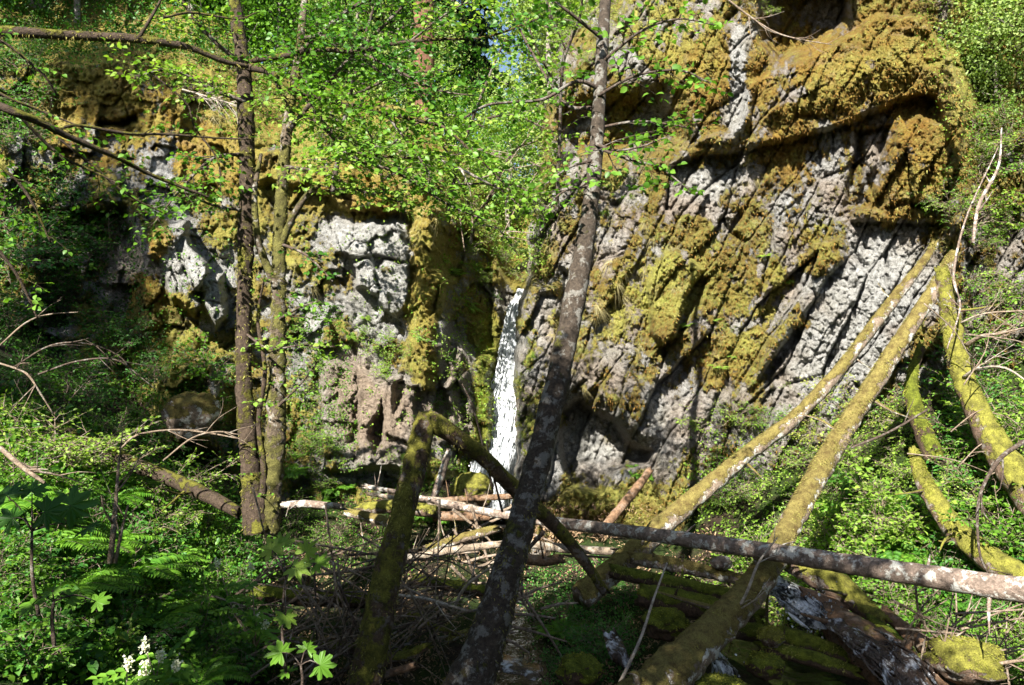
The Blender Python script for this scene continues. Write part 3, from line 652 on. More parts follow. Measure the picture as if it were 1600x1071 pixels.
def put(pro, loc, s=1.0, rz=None, tilt=None, label=None, group=None):
    rz = rng.random()*6.28 if rz is None else rz; rot = (0, 0, rz)
    if tilt is not None:
        n = Vector(tuple(unit(tilt))); q = Vector((0, 0, 1)).rotation_difference(n); rot = (q.to_matrix().to_4x4() @ __import__('mathutils').Matrix.Rotation(rz, 4, 'Z')).to_euler()
    if pro.name not in USED:
        USED.add(pro.name); pro.location = tuple(float(v) for v in loc); pro.rotation_euler = rot; pro.scale = (s,)*3
        if label: pro['label'] = label
        if group: pro['group'] = group
        return pro
    return dup(pro, loc, rot, s, label, group)
def inpoly(x, y, pts): return polysd(np.array([float(x)]), np.array([float(y)]), pts)[0] > 0
def region(poly, n, mind=12):
    a = np.array(poly, float); lo = a.min(0); hi = a.max(0); out = []; tries = 0
    while len(out) < n and tries < n*40:
        tries += 1; x, y = lo+(hi-lo)*rng.random(2)
        if inpoly(x, y, poly) and all((x-u)**2+(y-v)**2 > mind*mind for u, v in out): out.append((x, y))
    return out
def scatter(poly, n, protos, smin, smax, label, group, mind=12, lean=.35, dy=0, lift=0.0):
    for x, y in region(poly, n, mind):
        h = hit(x, y+dy)
        if h is None: continue
        p, nn = h
        put(protos[rng.integers(len(protos))], p+UP*lift-nn*.02, smin+(smax-smin)*rng.random(), tilt=UP+nn*lean+nv()*.12, label=label, group=group)

# ------------------------------------------------------------------ logs and leaning trunks
def fuzz(t, p, r, tang, n, mat, up=.0, ln=.035):
    i = rng.integers(1, len(p)-1, n*2); a = rng.random(n*2)*2*math.pi
    q = np.cross(tang[i], UP+.01); q /= np.linalg.norm(q, axis=1)[:, None]+1e-9; o = np.cross(q, tang[i])
    d = q*np.cos(a)[:, None]+o*np.sin(a)[:, None]; k = d[:, 2] > up; i = i[k][:n]; d = d[k][:n]; rr = r[i]
    pos = p[i]+d*rr[:, None]*.96+tang[i]*rng.normal(size=(len(i), 1))*.03
    nz = fbm(pos[:, 0]*3, pos[:, 1]*3, pos[:, 2]*3, 2); k = nz > -.12; pos = pos[k]; d = d[k]
    G = Geo(); G.blades(pos, d+rng.normal(size=d.shape)*.5, ln*(.5+rng.random(len(pos))), .014, .6, seg=1); tag(G.build('moss', M[mat], t, smooth=False), 'shaggy moss', kind='stuff')
def log(name, label, cat, L, wpx, mat, sides=20, bump=.34, freq=6, jag=.03, fz=0, fmat='mossf', group=None, knots=0, step=.07):
    p0 = P(*L[-1]) if P(*L[-1])[2] < P(*L[0])[2] else P(*L[0])
    t = thing(name, label, cat, p0, group); G = Geo(); c = ppath(L)-p0; rr = pr(L, wpx)
    p, r, tg = G.tube(c, rr, sides, step, bump, freq, True, rng.random()*50, jag)
    for k in range(knots):
        i = rng.integers(3, len(p)-3); a = unit(np.cross(tg[i], nv())); l = .12+.3*rng.random()*2
        G.tube(np.array([p[i], p[i]+a*(r[i]+l*.4), p[i]+a*(r[i]+l)+nv()*.06]), [r[i]*.22, r[i]*.14, r[i]*.05], 6, .05, .2, 20)
    G.build('trunk', M[mat], t)
    if fz: fuzz(t, p, r, tg, fz, fmat)
    return t
E = log('leaning_log', 'long mossy log leaning against the right cliff, the upper left of the two parallel logs', 'log', [(1462, 378, 12.95), (1450, 400, 12.9), (1380, 490, 12.6), (1310, 580, 12.5), (1240, 655, 12.4), (1180, 700, 12.3), (1060, 800, 11.8), (990, 865, 11.4), (905, 935, 11)], [11, 13, 18, 19, 22, 25, 31, 36, 42], 'log_moss', fz=5200, knots=5)
Fl = log('leaning_log', 'thick mossy log leaning from the upper right down to the bottom centre edge', 'log', [(1492, 396, 12.3), (1455, 460, 12.1), (1400, 545, 11.8), (1340, 640, 11.5), (1290, 720, 11), (1230, 830, 10), (1200, 885, 9.4), (1150, 950, 8.8), (1060, 1040, 7.9), (980, 1120, 7.2)], [18, 22, 26, 30, 33, 35, 42, 50, 66, 82], 'log_moss', sides=28, fz=8000, knots=7)
G1 = log('mossy_trunk', 'upright curving trunk thick with yellow moss at the right, below the leaning logs tip', 'tree', [(1470, 420, 12.1), (1478, 455, 12), (1486, 510, 11.9), (1502, 580, 11.6), (1530, 650, 11.2), (1570, 720, 10.8), (1635, 810, 10.3), (1720, 900, 9.8), (1790, 960, 9.5)], [18, 23, 30, 32, 37, 46, 54, 58, 60], 'log_moss_bright', fz=4200, fmat='mossg', knots=3)
H1 = log('mossy_trunk', 'lower bright moss covered trunk at the right edge ending above the grey log', 'tree', [(1425, 700, 11.1), (1440, 745, 10.9), (1465, 790, 10.7), (1495, 830, 10.4), (1545, 872, 10), (1630, 930, 9.5), (1720, 985, 9.2), (1770, 1015, 9)], [12, 24, 30, 35, 42, 46, 48, 48], 'log_moss_bright', fz=3600, fmat='mossg', knots=4)
log('fallen_log', 'grey barked log lying straight across the creek from centre to the right edge', 'log', [(640, 775, 13.0), (760, 800, 12.5), (880, 818, 11.2), (1000, 833, 10.2), (1200, 862, 9.0), (1400, 893, 8.2), (1660, 932, 7.3), (1860, 962, 6.7)], [8, 12, 17, 21, 27, 34, 42, 46], 'bark_grey', sides=26, bump=.14, freq=5, knots=9)
log('bank_log', 'grey brown log lying down the left bank towards the twin trunks', 'log', [(70, 655, 11.8), (120, 682, 11.6), (200, 722, 11.4), (270, 750, 11.2), (330, 778, 11.0), (372, 800, 10.9)], [16, 20, 22, 22, 22, 18], 'bark_dark', bump=.2, knots=3)
log('cliff_root', 'mossy root stump in the dark hollow behind the leaning logs', 'stump', [(1440, 540, 12.7), (1425, 590, 12.5), (1430, 640, 12.2), (1460, 720, 11.9)], [12, 18, 26, 30], 'log_wet', fz=700, fmat='mossg')
log('short_log', 'short thin log leaning on the cliff foot above the grey log', 'log', [(1016, 735, 13.8), (985, 775, 13.4), (952, 815, 13.0), (935, 835, 12.8)], [12, 14, 14, 14], 'log_brown')
log('standing_pole', 'short pale pole leaning beside the waterfall foot', 'log', [(702, 705, 15.6), (690, 742, 15.4), (677, 782, 15.2)], [10, 12, 12], 'bark_grey')
# log jam below the falls
JAM = [
 ('white sided log end at the waterfall foot', [(652, 780, 14.4), (700, 788, 14.2), (768, 800, 14)], [14, 16, 8], 'log_pale'),
 ('brown log lying level just under the waterfall', [(687, 783, 14.8), (740, 779, 14.7), (800, 776, 14.6)], [10, 10, 9], 'log_brown'),
 ('short brown mossy log under the white sided log', [(680, 807, 13.9), (770, 806, 13.8)], [16, 15], 'log_brown'),
 ('pale straight log lying between the two leaning trunks', [(625, 873, 11.4), (700, 861, 11.3), (790, 849, 11.2)], [10, 12, 10], 'log_pale'),
 ('bright mossy log above the pale straight log', [(665, 858, 12.0), (720, 842, 12), (776, 826, 12)], [12, 15, 13], 'log_moss'),
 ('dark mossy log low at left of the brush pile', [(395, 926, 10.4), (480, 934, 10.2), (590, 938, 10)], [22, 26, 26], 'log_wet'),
 ('short yellow mossed log at the bottom beside the broken trunk', [(590, 1029, 8.9), (630, 1026, 8.8), (668, 1010, 8.7)], [14, 15, 10], 'log_moss_bright'),
 ('sawn looking pale brown log end at the bottom centre', [(575, 1060, 8.4), (610, 1052, 8.4), (643, 1042, 8.4)], [12, 12, 12], 'log_brown'),
 ('mossy bent log right of the brush pile', [(640, 960, 9.9), (670, 975, 9.7), (705, 990, 9.5)], [10, 11, 9], 'log_moss_bright'),
 ('thin mossy log leading to the leaning trunk foot', [(700, 1000, 9.6), (725, 990, 9.5), (752, 985, 9.4)], [10, 10, 9], 'log_moss'),
 ('crooked brown log behind the twin trunks foot', [(430, 790, 12.5), (480, 788, 12.5), (535, 792, 12.4)], [10, 12, 10], 'bark_grey'),
 ('dark stick of a log under the left cliff foot', [(570, 760, 14.5), (625, 770, 14.4)], [8, 7], 'bark_grey'),
 ('thin grey log right of the broken tree at the falls', [(575, 772, 14.2), (640, 782, 14.1)], [6, 7], 'log_pale'),
 ('mossy log behind the grey log, first below it', [(985, 872, 11.2), (1060, 884, 11), (1165, 908, 10.7)], [18, 22, 18], 'log_moss'),
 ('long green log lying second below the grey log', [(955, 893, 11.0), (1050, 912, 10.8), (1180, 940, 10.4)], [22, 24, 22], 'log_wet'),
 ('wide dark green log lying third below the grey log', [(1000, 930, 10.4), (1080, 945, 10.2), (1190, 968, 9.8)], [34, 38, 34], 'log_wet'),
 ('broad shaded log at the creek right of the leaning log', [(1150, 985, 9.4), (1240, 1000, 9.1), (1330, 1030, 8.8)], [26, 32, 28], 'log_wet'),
 ('brown rotting log with a chewed surface beside the cascade', [(1255, 930, 9.6), (1290, 942, 9.5), (1322, 956, 9.4)], [22, 24, 20], 'log_brown'),
 ('bright mossed log under the grey log at right', [(1235, 880, 9.9), (1290, 905, 9.7), (1345, 945, 9.4), (1385, 975, 9.1)], [30, 46, 34, 20], 'log_moss_bright'),
 ('split mossy plank running to the bottom edge', [(1360, 968, 9.2), (1420, 1018, 8.7), (1480, 1090, 8.2)], [18, 18, 16], 'log_wet'),
 ('weathered brown log running to the bottom right', [(1378, 955, 9.3), (1440, 1005, 8.9), (1490, 1050, 8.6), (1560, 1110, 8.3)], [18, 26, 26, 24], 'log_brown'),
 ('big wet brown log with water sliding over it', [(1290, 960, 9.4), (1350, 1010, 8.9), (1420, 1070, 8.4), (1470, 1130, 8.1)], [40, 74, 90, 96], 'log_brown'),
 ('dark log crossing the small cascade at the bottom', [(1190, 1010, 9.0), (1270, 1030, 8.7), (1340, 1052, 8.5)], [22, 24, 20], 'log_wet'),
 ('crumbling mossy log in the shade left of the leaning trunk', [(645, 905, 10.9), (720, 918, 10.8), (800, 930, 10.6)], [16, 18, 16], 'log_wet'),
 ('pale brown log among the debris right of the leaning trunk', [(820, 850, 11.9), (880, 857, 11.9), (960, 862, 11.8)], [12, 14, 12], 'log_pale'),
 ('yellow brown log lying low beside the centre trunk', [(815, 872, 11.4), (850, 877, 11.3), (880, 873, 11.3)], [16, 18, 14], 'log_brown'),
 ('small curved mossy log under the far debris', [(540, 800, 13.4), (590, 812, 13.2), (620, 822, 13)], [12, 16, 12], 'log_moss'),
 ('mossy lump of log left of the white sided log', [(565, 795, 13.9), (620, 792, 13.8), (680, 800, 13.7)], [18, 22, 20], 'log_moss_bright'),
 ('thin dark log lying under the brush pile', [(410, 1000, 9.6), (520, 1010, 9.4), (640, 1018, 9.2)], [14, 18, 14], 'log_wet'),
]
for lb, L, ww, mt in JAM: log('fallen_log', lb, 'log', L, ww, mt, sides=16, bump=.3, freq=7, jag=.05, group=None, knots=2, fz=500 if 'moss' in mt or 'wet' in mt else 0, fmat='mossg' if 'bright' in mt else 'mossf', step=.06)

# centre leaning tree
def limb(t, pp, rr, bark, leaf, sp, width=.72):
    g = Geo(); g.tube(pp, rr, 8, .06, .2, 10)
    if sp is None: return g.build('branch', M[bark], t)
    lv = LV(); spray(g, lv, pp, *sp); br = g.build('branch', M[bark], t); f = Geo(); lv.put(f, width); f.build('foliage', M[leaf], br)
def leaning_tree():
    L = [(690, 1180, 7.5), (722, 1090, 7.6), (760, 1000, 7.8), (800, 870, 8), (830, 760, 8.3), (870, 600, 8.6), (905, 430, 9), (925, 300, 9.3), (935, 180, 9.6), (942, 60, 9.9), (950, -60, 10.2), (955, -200, 10.5)]
    b = P(*L[0]); t = thing('leaning_tree', 'tall dark alder trunk with pale lichen leaning across the waterfall', 'tree', b)
    G = Geo(); c = ppath(L)-b; p, r, tg = G.tube(c, pr(L, [104, 78, 61, 46, 41, 38, 33, 26, 21, 19, 15, 10]), 32, .05, .24, 5.5); G.build('trunk', M['bark_centre'], t)
    fuzz(t, p[:60], r[:60], tg[:60], 1500, 'mossf', -1)
    tw = Geo(); lv = LV()
    for L2, ww in [([(940, 140, 9.7), (900, 128, 9.5), (850, 155, 9.4), (800, 160, 9.3), (760, 165, 9.2), (725, 185, 9.2)], [8, 6, 5, 4, 4, 3]),
                   ([(930, 230, 9.5), (985, 250, 9.2), (1030, 262, 9), (1080, 300, 8.8)], [6, 4, 3, 2]),
                   ([(935, 150, 9.6), (990, 120, 9.2), (1060, 110, 8.8), (1110, 130, 8.5)], [6, 4, 3, 2]),
                   ([(935, 200, 9.6), (1000, 190, 9.4), (1080, 200, 9.2)], [5, 4, 2]),
                   ([(940, 60, 9.8), (890, 20, 9.5), (850, -10, 9.4)], [6, 5, 3]),
                   ([(938, 100, 9.8), (1000, 50, 9.4), (1060, 30, 9.2), (1120, 40, 9)], [6, 4, 3, 2]),
                   ([(930, 250, 9.4), (890, 262, 9.1), (850, 290, 8.9)], [6, 4, 2]),
                   ([(925, 170, 9.7), (880, 160, 10), (830, 80, 10.4), (800, 20, 10.6)], [7, 5, 4, 3]),
                   ([(930, 225, 9.4), (960, 235, 9.0), (1000, 230, 8.8), (1040, 215, 8.6)], [6, 4, 3, 2]),
                   ([(925, 290, 9.3), (880, 300, 9.1), (850, 330, 9.0)], [5, 3, 2])]:
        pp = ppath(L2)-b; limb(t, pp, pr(L2, ww), 'twig_dark', 'leaf', (.6, .11, .085, .085, .12, .05, .4))
leaning_tree()
def broken_tree():
    L = [(545, 1150, 8.1), (565, 1090, 8.2), (592, 960, 8.4), (615, 860, 8.6), (640, 760, 8.8), (655, 700, 8.9), (664, 655, 9)]
    b = P(*L[0]); t = thing('broken_tree', 'mossy brown trunk snapped at head height with its top folded down', 'tree', b)
    G = Geo(); p, r, tg = G.tube(ppath(L)-b, pr(L, [64, 56, 48, 42, 38, 38, 30]), 26, .05, .22, 5, jag=.05); G.build('trunk', M['bark_broken'], t); fuzz(t, p, r, tg, 1500, 'mossf', -1)
    L = [(656, 668, 9.05), (672, 658, 9.05), (705, 678, 9.1), (750, 710, 9.4), (800, 760, 9.7), (860, 815, 10), (900, 860, 10.2), (945, 925, 10.4)]
    G = Geo(); p, r, tg = G.tube(ppath(L)-b, pr(L, [26, 34, 28, 25, 24, 22, 18, 14]), 18, .05, .25, 7, jag=.05); G.build('fallen_top', M['bark_broken'], t); fuzz(t, p, r, tg, 500, 'mossf', -1)
    for L, ww in [([(770, 765, 9.6), (760, 720, 9.5), (740, 640, 9.4), (722, 600, 9.3)], [4, 3, 3, 2]), ([(785, 800, 9.7), (770, 740, 9.6), (760, 690, 9.5)], [4, 3, 2]), ([(850, 830, 10), (820, 870, 10), (815, 930, 9.9)], [8, 6, 3])]:
        G = Geo(); G.tube(ppath(L)-b, pr(L, ww), 6, .05, .1, 10); G.build('branch', M['twig_dark'], t)
broken_tree()
def twin_tree():
    L1 = [(402, 830, 10.5), (398, 800, 10.5), (388, 700, 10.6), (380, 560, 10.7), (384, 400, 10.8), (386, 250, 10.9), (381, 120, 11), (366, 0, 11.1), (350, -110, 11.2)]
    b = P(*L1[0]); t = thing('twin_tree', 'twin trunked maple with mossy stems standing left of centre', 'tree', b)
    G = Geo(); p, r, tg = G.tube(ppath(L1)-b, pr(L1, [46, 36, 28, 25, 24, 24, 22, 18, 12]), 20, .04, .4, 7); G.build('trunk', M['bark_dark'], t); fuzz(t, p, r, tg, 1600, 'mossf', -1)
    L2 = [(416, 830, 10.6), (420, 790, 10.6), (428, 700, 10.7), (434, 560, 10.8), (436, 400, 10.9), (442, 280, 11), (452, 180, 11.1), (470, 60, 11.2), (480, -60, 11.3)]
    G = Geo(); p, r, tg = G.tube(ppath(L2)-b, pr(L2, [44, 36, 32, 26, 22, 18, 15, 12, 8]), 18, .04, .45, 7); G.build('trunk', M['bark_moss'], t); fuzz(t, p, r, tg, 2000, 'mossf', -1)
    for L3, ww in [([(404, 828, 10.45), (412, 740, 10.5), (404, 660, 10.65), (414, 580, 10.6), (403, 500, 10.8), (414, 430, 10.7)], [16, 10, 8, 7, 5, 3])]:
        limb(t, ppath(L3)-b, pr(L3, ww), 'bark_dark', 'leaf', (.3, .14, .05, .06, .1, .05, .4))
    mains = [([(432, 450, 10.8), (415, 410, 10.8), (402, 370, 10.7), (398, 300, 10.7), (408, 240, 10.7)], [14, 13, 11, 9, 6], 0, 'bark_moss'),
      ([(434, 400, 10.9), (455, 345, 10.8), (480, 305, 10.7), (500, 290, 10.6)], [12, 11, 9, 5], 0, 'bark_moss'),
      ([(388, 105, 11), (420, 112, 10.6), (460, 140, 10.2), (520, 158, 9.9), (580, 170, 9.6), (640, 185, 9.4), (690, 198, 9.2), (730, 230, 9), (800, 300, 8.8)], [14, 12, 9, 9, 8, 7, 6, 4, 2], 1, 'bark_dark'),
      ([(386, 96, 11), (440, 88, 10.6), (500, 78, 10.3), (560, 80, 10), (620, 68, 9.8), (680, 62, 9.6), (760, 58, 9.4), (840, 30, 9.2)], [10, 9, 8, 8, 6, 5, 4, 3], 1, 'bark_dark'),
      ([(428, 120, 10.6), (450, 160, 10.4), (500, 195, 10.2), (545, 235, 10), (620, 246, 9.8), (680, 246, 9.6)], [7, 6, 6, 5, 4, 2], 1, 'bark_dark'),
      ([(470, 145, 10.2), (520, 210, 10), (560, 250, 9.8), (620, 270, 9.7), (700, 320, 9.6), (760, 345, 9.5)], [5, 5, 4, 4, 3, 2], 1, 'twig_dark'),
      ([(378, 100, 11), (330, 60, 10.8), (290, 10, 10.6), (270, -30, 10.5)], [8, 6, 5, 4], 1, 'twig_dark'),
      ([(455, 200, 11), (520, 120, 10.8), (600, 40, 10.6), (660, -20, 10.5)], [8, 6, 5, 3], 1, 'twig_dark'),
      ([(470, 80, 11.1), (540, 20, 10.9), (600, -10, 10.8), (700, -30, 10.6)], [7, 6, 5, 3], 1, 'twig_dark'),
      ([(384, 160, 10.9), (330, 140, 10.6), (270, 110, 10.3), (210, 120, 10)], [7, 5, 4, 2], 1, 'twig_dark'),
      ([(385, 240, 10.9), (330, 250, 10.6), (280, 300, 10.3), (240, 350, 10.1)], [6, 5, 3, 2], 1, 'twig_dark'),
      ([(440, 260, 11), (500, 270, 10.6), (570, 300, 10.3), (640, 320, 10)], [6, 5, 4, 2], 1, 'twig_dark'),
      ([(384, 330, 10.8), (330, 320, 10.5), (290, 300, 10.2)], [5, 4, 2], .6, 'twig_dark'),
      ([(436, 380, 10.9), (480, 400, 10.5), (520, 440, 10.2)], [5, 4, 2], .5, 'twig_dark'),
      ([(382, 520, 10.7), (420, 545, 10.3), (470, 540, 10), (520, 542, 9.8)], [4, 3, 3, 2], .4, 'twig_dark'),
      ([(434, 500, 10.8), (470, 480, 10.4), (500, 470, 10.1)], [5, 3, 2], .6, 'twig_dark'),
      ([(430, 640, 10.7), (470, 600, 10.4), (500, 560, 10.2)], [5, 3, 2], .7, 'twig_dark'),
      ([(468, 60, 11.1), (520, 60, 10.7), (590, 110, 10.4), (660, 150, 10.2)], [6, 5, 4, 2], 1, 'twig_dark'),
      ([(560, 80, 10), (620, 110, 9.8), (680, 140, 9.6), (740, 150, 9.5)], [5, 4, 3, 2], 1, 'twig_dark'),
      ([(640, 66, 9.8), (700, 20, 9.6), (760, -10, 9.4)], [4, 3, 2], 1, 'twig_dark'),
      ([(600, 175, 9.6), (650, 240, 9.4), (690, 300, 9.3)], [4, 3, 2], .8, 'twig_dark')]
    for n_, (L, ww, fo, mt) in enumerate(mains):
        pp = ppath(L)-b; limb(t, pp, pr(L, ww), mt, ('leaf', 'leaf_bright', 'leaf', 'leaf_dark', 'leaf_bright')[n_ % 5], (.85*max(.5, fo), .080/fo, .072, .065, .12, .05, .6) if fo else None)
twin_tree()
def arching_tree():
    """a maple rooted beyond the left edge whose stems arch over the bank"""
    L = [(-420, 500, 9.0), (-300, 200, 9.2), (-150, 60, 9.4), (0, 50, 9.6), (100, 55, 9.8), (200, 60, 10), (250, 66, 10.1), (300, 76, 10.3), (350, 96, 10.5), (388, 104, 10.7)]
    b = P(*L[0]); t = thing('arching_maple', 'mossy maple limb arching in from the upper left edge', 'tree', b)
    G = Geo(); p, r, tg = G.tube(ppath(L)-b, pr(L, [40, 34, 24, 18, 15, 14, 12, 10, 8, 6]), 14, .05, .3, 8); G.build('trunk', M['bark_dark'], t); fuzz(t, p, r, tg, 1600, 'mossf', -1)
    tw = Geo(); lv = LV()
    for L, ww, fo in [([(-300, 200, 9.2), (-150, 100, 8.8), (0, 166, 8.5), (60, 190, 8.7), (110, 215, 9), (180, 245, 9.4), (240, 275, 9.8), (330, 310, 10.2)], [20, 16, 13, 12, 10, 8, 6, 4], .5),
        ([(85, 208, 9), (105, 198, 9.2), (130, 197, 9.3), (200, 209, 9.6), (260, 210, 9.9), (340, 216, 10.2), (390, 218, 10.4)], [4, 5, 5, 5, 4, 3, 2], .5),
        ([(-150, 60, 9.2), (0, 146, 9), (60, 172, 9.2), (130, 200, 9.4)], [6, 4, 4, 2], .5),
        ([(215, 62, 10), (235, 30, 10), (262, -20, 10)], [7, 5, 3], .8),
        ([(255, 28, 10), (300, 20, 10.2), (370, 30, 10.4), (400, 20, 10.5)], [4, 4, 3, 2], .8),
        ([(230, 110, 10), (290, 160, 10.2), (305, 200, 10.3), (340, 250, 10.4), (345, 300, 10.4)], [4, 3, 3, 3, 2], .4),
        ([(90, 215, 9), (140, 255, 9.2), (200, 305, 9.5), (260, 335, 9.8)], [4, 4, 3, 2], .6),
        ([(-100, 150, 8.6), (-20, 240, 8.6), (40, 300, 8.8), (80, 380, 9)], [8, 6, 5, 3], 1),
        ([(-120, 120, 8.8), (-20, 60, 9), (60, 110, 9.2), (90, 150, 9.4)], [8, 6, 4, 3], .6),
        ([(-200, 200, 8.6), (-60, 330, 8.6), (20, 420, 8.8), (60, 500, 9)], [8, 6, 5, 3], 1),
        ([(20, 170, 8.6), (90, 240, 9), (150, 270, 9.2), (190, 290, 9.3)], [6, 5, 4, 2], 1.2)]:
        pp = ppath(L)-b; limb(t, pp, pr(L, ww), 'bark_dark', 'leaf', (.6, .18/fo, .07, .08, .3, .05, .5))
arching_tree()

# ------------------------------------------------------------------ trees beyond
def make_decid(name, label, group, h, cr, n, size, mat, tr=.14):
    t = thing(name, label, 'tree', (0, -50, 0), group); G = Geo(); lv = LV()
    G.tube(np.array([[0, 0, -.5], [.1, .05, h*.3], [-.1, .1, h*.6], [.1, 0, h*.95]]), [tr, tr*.8, tr*.55, tr*.15], 10, .3, .15, 3)
    nb = 26
    for i in range(nb):
        z = h*(.22+.75*i/nb); az = rng.random()*6.28; L = cr*(1.05-.6*abs(i/nb-.35))*(.7+.5*rng.random())
        o = np.array([math.cos(az), math.sin(az), .25+.3*rng.random()]); e = np.array([0, 0, z])+o*L
        G.tube(np.array([[0, 0, z], e*.5+np.array([0, 0, z*.5])+nv()*.1, e]), [tr*.25, tr*.15, .01], 4, None, cap=False)
        m = n//nb; c = np.array([0, 0, z])+o*L*(np.sqrt(rng.random((m, 1)))*.85+.2)+rng.normal(size=(m, 3))*np.array([.28, .28, .14])*cr*.45
        cl = rng.integers(0, 9, m); off = rng.normal(size=(9, 3))*cr*.22; c = c+off[cl]
        for q in c: lv.add(q, nv()-UP*.2, UP*.7+nv()*.6+np.array([0, -.4, 0]), size*(.6+.8*rng.random()))
    G.build('trunk', M['bark_far'], t); g = Geo(); lv.put(g, .7); g.build('crown', M[mat], t); return t
def make_conifer(name, label, group, h, tr, bark, cr=2.6, lo=.15, dens=1.0):
    t = thing(name, label, 'tree', (0, -50, 0), group); G = Geo(); B = Geo()
    G.tube(np.array([[0, 0, -1], [0, 0, h*.3], [.1, 0, h*.6], [0, 0, h]]), [tr, tr*.8, tr*.55, .03], 16, .5, .1, 3)
    z = h*lo; pos = []; dd = []
    while z < h*.98:
        k = 1-(z/h-lo)/(1-lo); L0 = cr*(k**.7)+.3
        for j in range(int(5*dens)+1):
            az = rng.random()*6.28; L = L0*(.6+.5*rng.random()); o = np.array([math.cos(az), math.sin(az), 0])
            pts = np.array([[0, 0, z]+o*L*s-UP*L*(.18*s+.25*s*s) for s in np.linspace(0, 1, 5)])
            B.tube(pts, np.linspace(.03, .006, 5), 3, None, cap=False)
            sd = np.cross(o, UP)
            for s in np.linspace(.2, 1, int(7*dens*L)+3):
                q = pts[0]+(o*L*s-UP*L*(.18*s+.25*s*s))
                for sg in (-1, 1):
                    for r_ in range(2): pos.append(q+nv()*.06); dd.append(sd*sg*(.8-.4*s)+o*.5-UP*(.2+.5*rng.random())+nv()*.2)
        z += .42/dens**.3*(.7+.6*rng.random())
    g = Geo(); pos = np.array(pos); g.leaves(pos, np.array(dd), np.tile(UP, (len(pos), 1))+rng.normal(size=pos.shape)*.3, .42*(.6+.7*rng.random(len(pos))), .34, curl=.3)
    G.build('trunk', M[bark], t); B.build('branch', M['twig_dark'], t); g.build('crown', M['needle'], t); return t
con1 = make_conifer('conifer', 'dark fir behind the falls', 'firs', 26, .30, 'bark_far')
con2 = make_conifer('conifer', 'tall fir', 'firs', 30, .36, 'red_bark', 3.0, .45, .8)
def zg(x, y): return ground_z(x, y)
conL = 'dark fir standing in the forest above the falls'; conG = 'firs in the forest above the falls'
first = True
for px, Y in [(705, 36), (590, 36), (480, 30), (520, 40), (300, 34), (200, 30), (100, 27), (20, 34), (400, 42), (-60, 28), (250, 24), (140, 22), (60, 21), (350, 26), (-20, 19.5), (930, 40)]:
    x = (px-800)/F*Y; put(con1, (x, Y, zg(x, Y)-.3), .85+.3*rng.random(), label=conL, group=conG)
x = (662-800)/F*24; put(con2, (x, 24, zg(x, 24)-.3), 1.0, label='red barked conifer trunk rising behind the leafy branches at top centre')
x = (548-800)/F*27; put(con1, (x, 27, zg(x, 27)-.3), .8, label='grey trunk left of the red barked one above the cliff')
dec1 = make_decid('broadleaf_tree', 'tree', 'g', 9, 2.6, 8000, .13, 'leaf_pale'); dec2 = make_decid('broadleaf_tree', 'tree', 'g', 7, 2.2, 6500, .12, 'leaf')
dL = 'bright spring green broadleaf tree above the falls'; dG = 'bright broadleaf trees above the falls'
for k, (px, Y, s) in enumerate([(795, 23.5, .55), (835, 24.5, .6), (760, 26, .5), (855, 29, .7), (915, 24, .95), (890, 38, 1.0), (720, 29, .65), (640, 27, .65), (560, 25, .7), (470, 26, .6), (970, 22, 1.), (860, 22.5, .6), (690, 24, .5), (940, 30, 1.1), (600, 30, .7)]):
    x = (px-800)/F*Y; put(dec1 if k % 3 else dec2, (x, Y, zg(x, Y)-.2), s, label=dL, group=dG)
dL = 'deep green broadleaf tree above the left cliff'; dG = 'broadleaf trees above the left cliff'
for k, (px, Y, s) in enumerate([(380, 22, .7), (300, 21, .6), (200, 22, .7), (120, 20, .6), (30, 21, .8), (-60, 18, .8), (440, 23, .8)]):
    x = (px-800)/F*Y; put(dec2, (x, Y, zg(x, Y)-.2), s, label=dL, group=dG)
dL = 'light green broadleaf tree above the right cliff edge'; dG = 'broadleaf trees at the right edge'
for k, (px, Y, s) in enumerate([(1560, 14.6, .35), (1620, 13.6, .45)]):
    x = (px-800)/F*Y; put(dec1, (x, Y, 6.5+1.2*k), s, label=dL, group=dG)
# unseen maples added on the sun side, crowns placed to shade bank and creek
sh = make_decid('shade_maple', 'unseen maple added to shade the bank and creek', 'unseen maples added for shade', 5.0, 2.7, 5200, .22, 'leaf_dark', .2)
def shade(px, py, Y, t, s):
    c = P(px, py, Y)+SUN*t; g = max(-.5, min(9, zg(c[0], c[1]))); z0 = c[2]-3.2*s
    put(sh, (c[0], c[1], z0), s, label='unseen maple added to shade the bank and creek', group='unseen maples added for shade')
    return (c[0], c[1], g, z0, s)
TR = []
for a in [(-50, 300, 14, 14, .5), (330, 940, 8, 11, .3), (20, 470, 12, 13, .55), (150, 620, 11.8, 12, .3), (60, 420, 15.5, 14, .35), (-60, 100, 14, 15, .45), (480, 960, 9, 11, .45), (640, 1000, 9, 11, .45), (850, 980, 9, 11, .6), (1120, 960, 10, 12, .4), (1250, 1090, 8.6, 11, .3), (970, 1040, 9, 11, .45), (930, 930, 10.5, 12, .4), (1290, 1060, 8.6, 12, .4), (100, 10, 17, 15, .5), (720, 860, 8.2, 11, .28)]: TR.append(shade(*a))
for i, (x, y, g, z0, s) in enumerate(TR):
    bx = min(x, -.75*max(y, 0)-1.5); g = max(-.5, min(9, zg(bx, y))); v = np.array([x-bx, 0, z0-g])
    if v[2] > .5:
        G = Geo(); G.tube(np.array([[0, 0, -.2], v*.5+np.array([.2, .1, .1]), v+UP*.8*s]), [.2*s+.04, .17*s+.03, .15*s], 10, .3, .12, 3)
        o = G.build('shade_trunk', M['bark_dark'], None); o.location = (bx, y, g)  # added trunk carrying an unseen shade crown
        tag(o, 'lower trunk added under an unseen shading maple outside the left edge', 'tree trunk', 'trunks of the added shading maples')

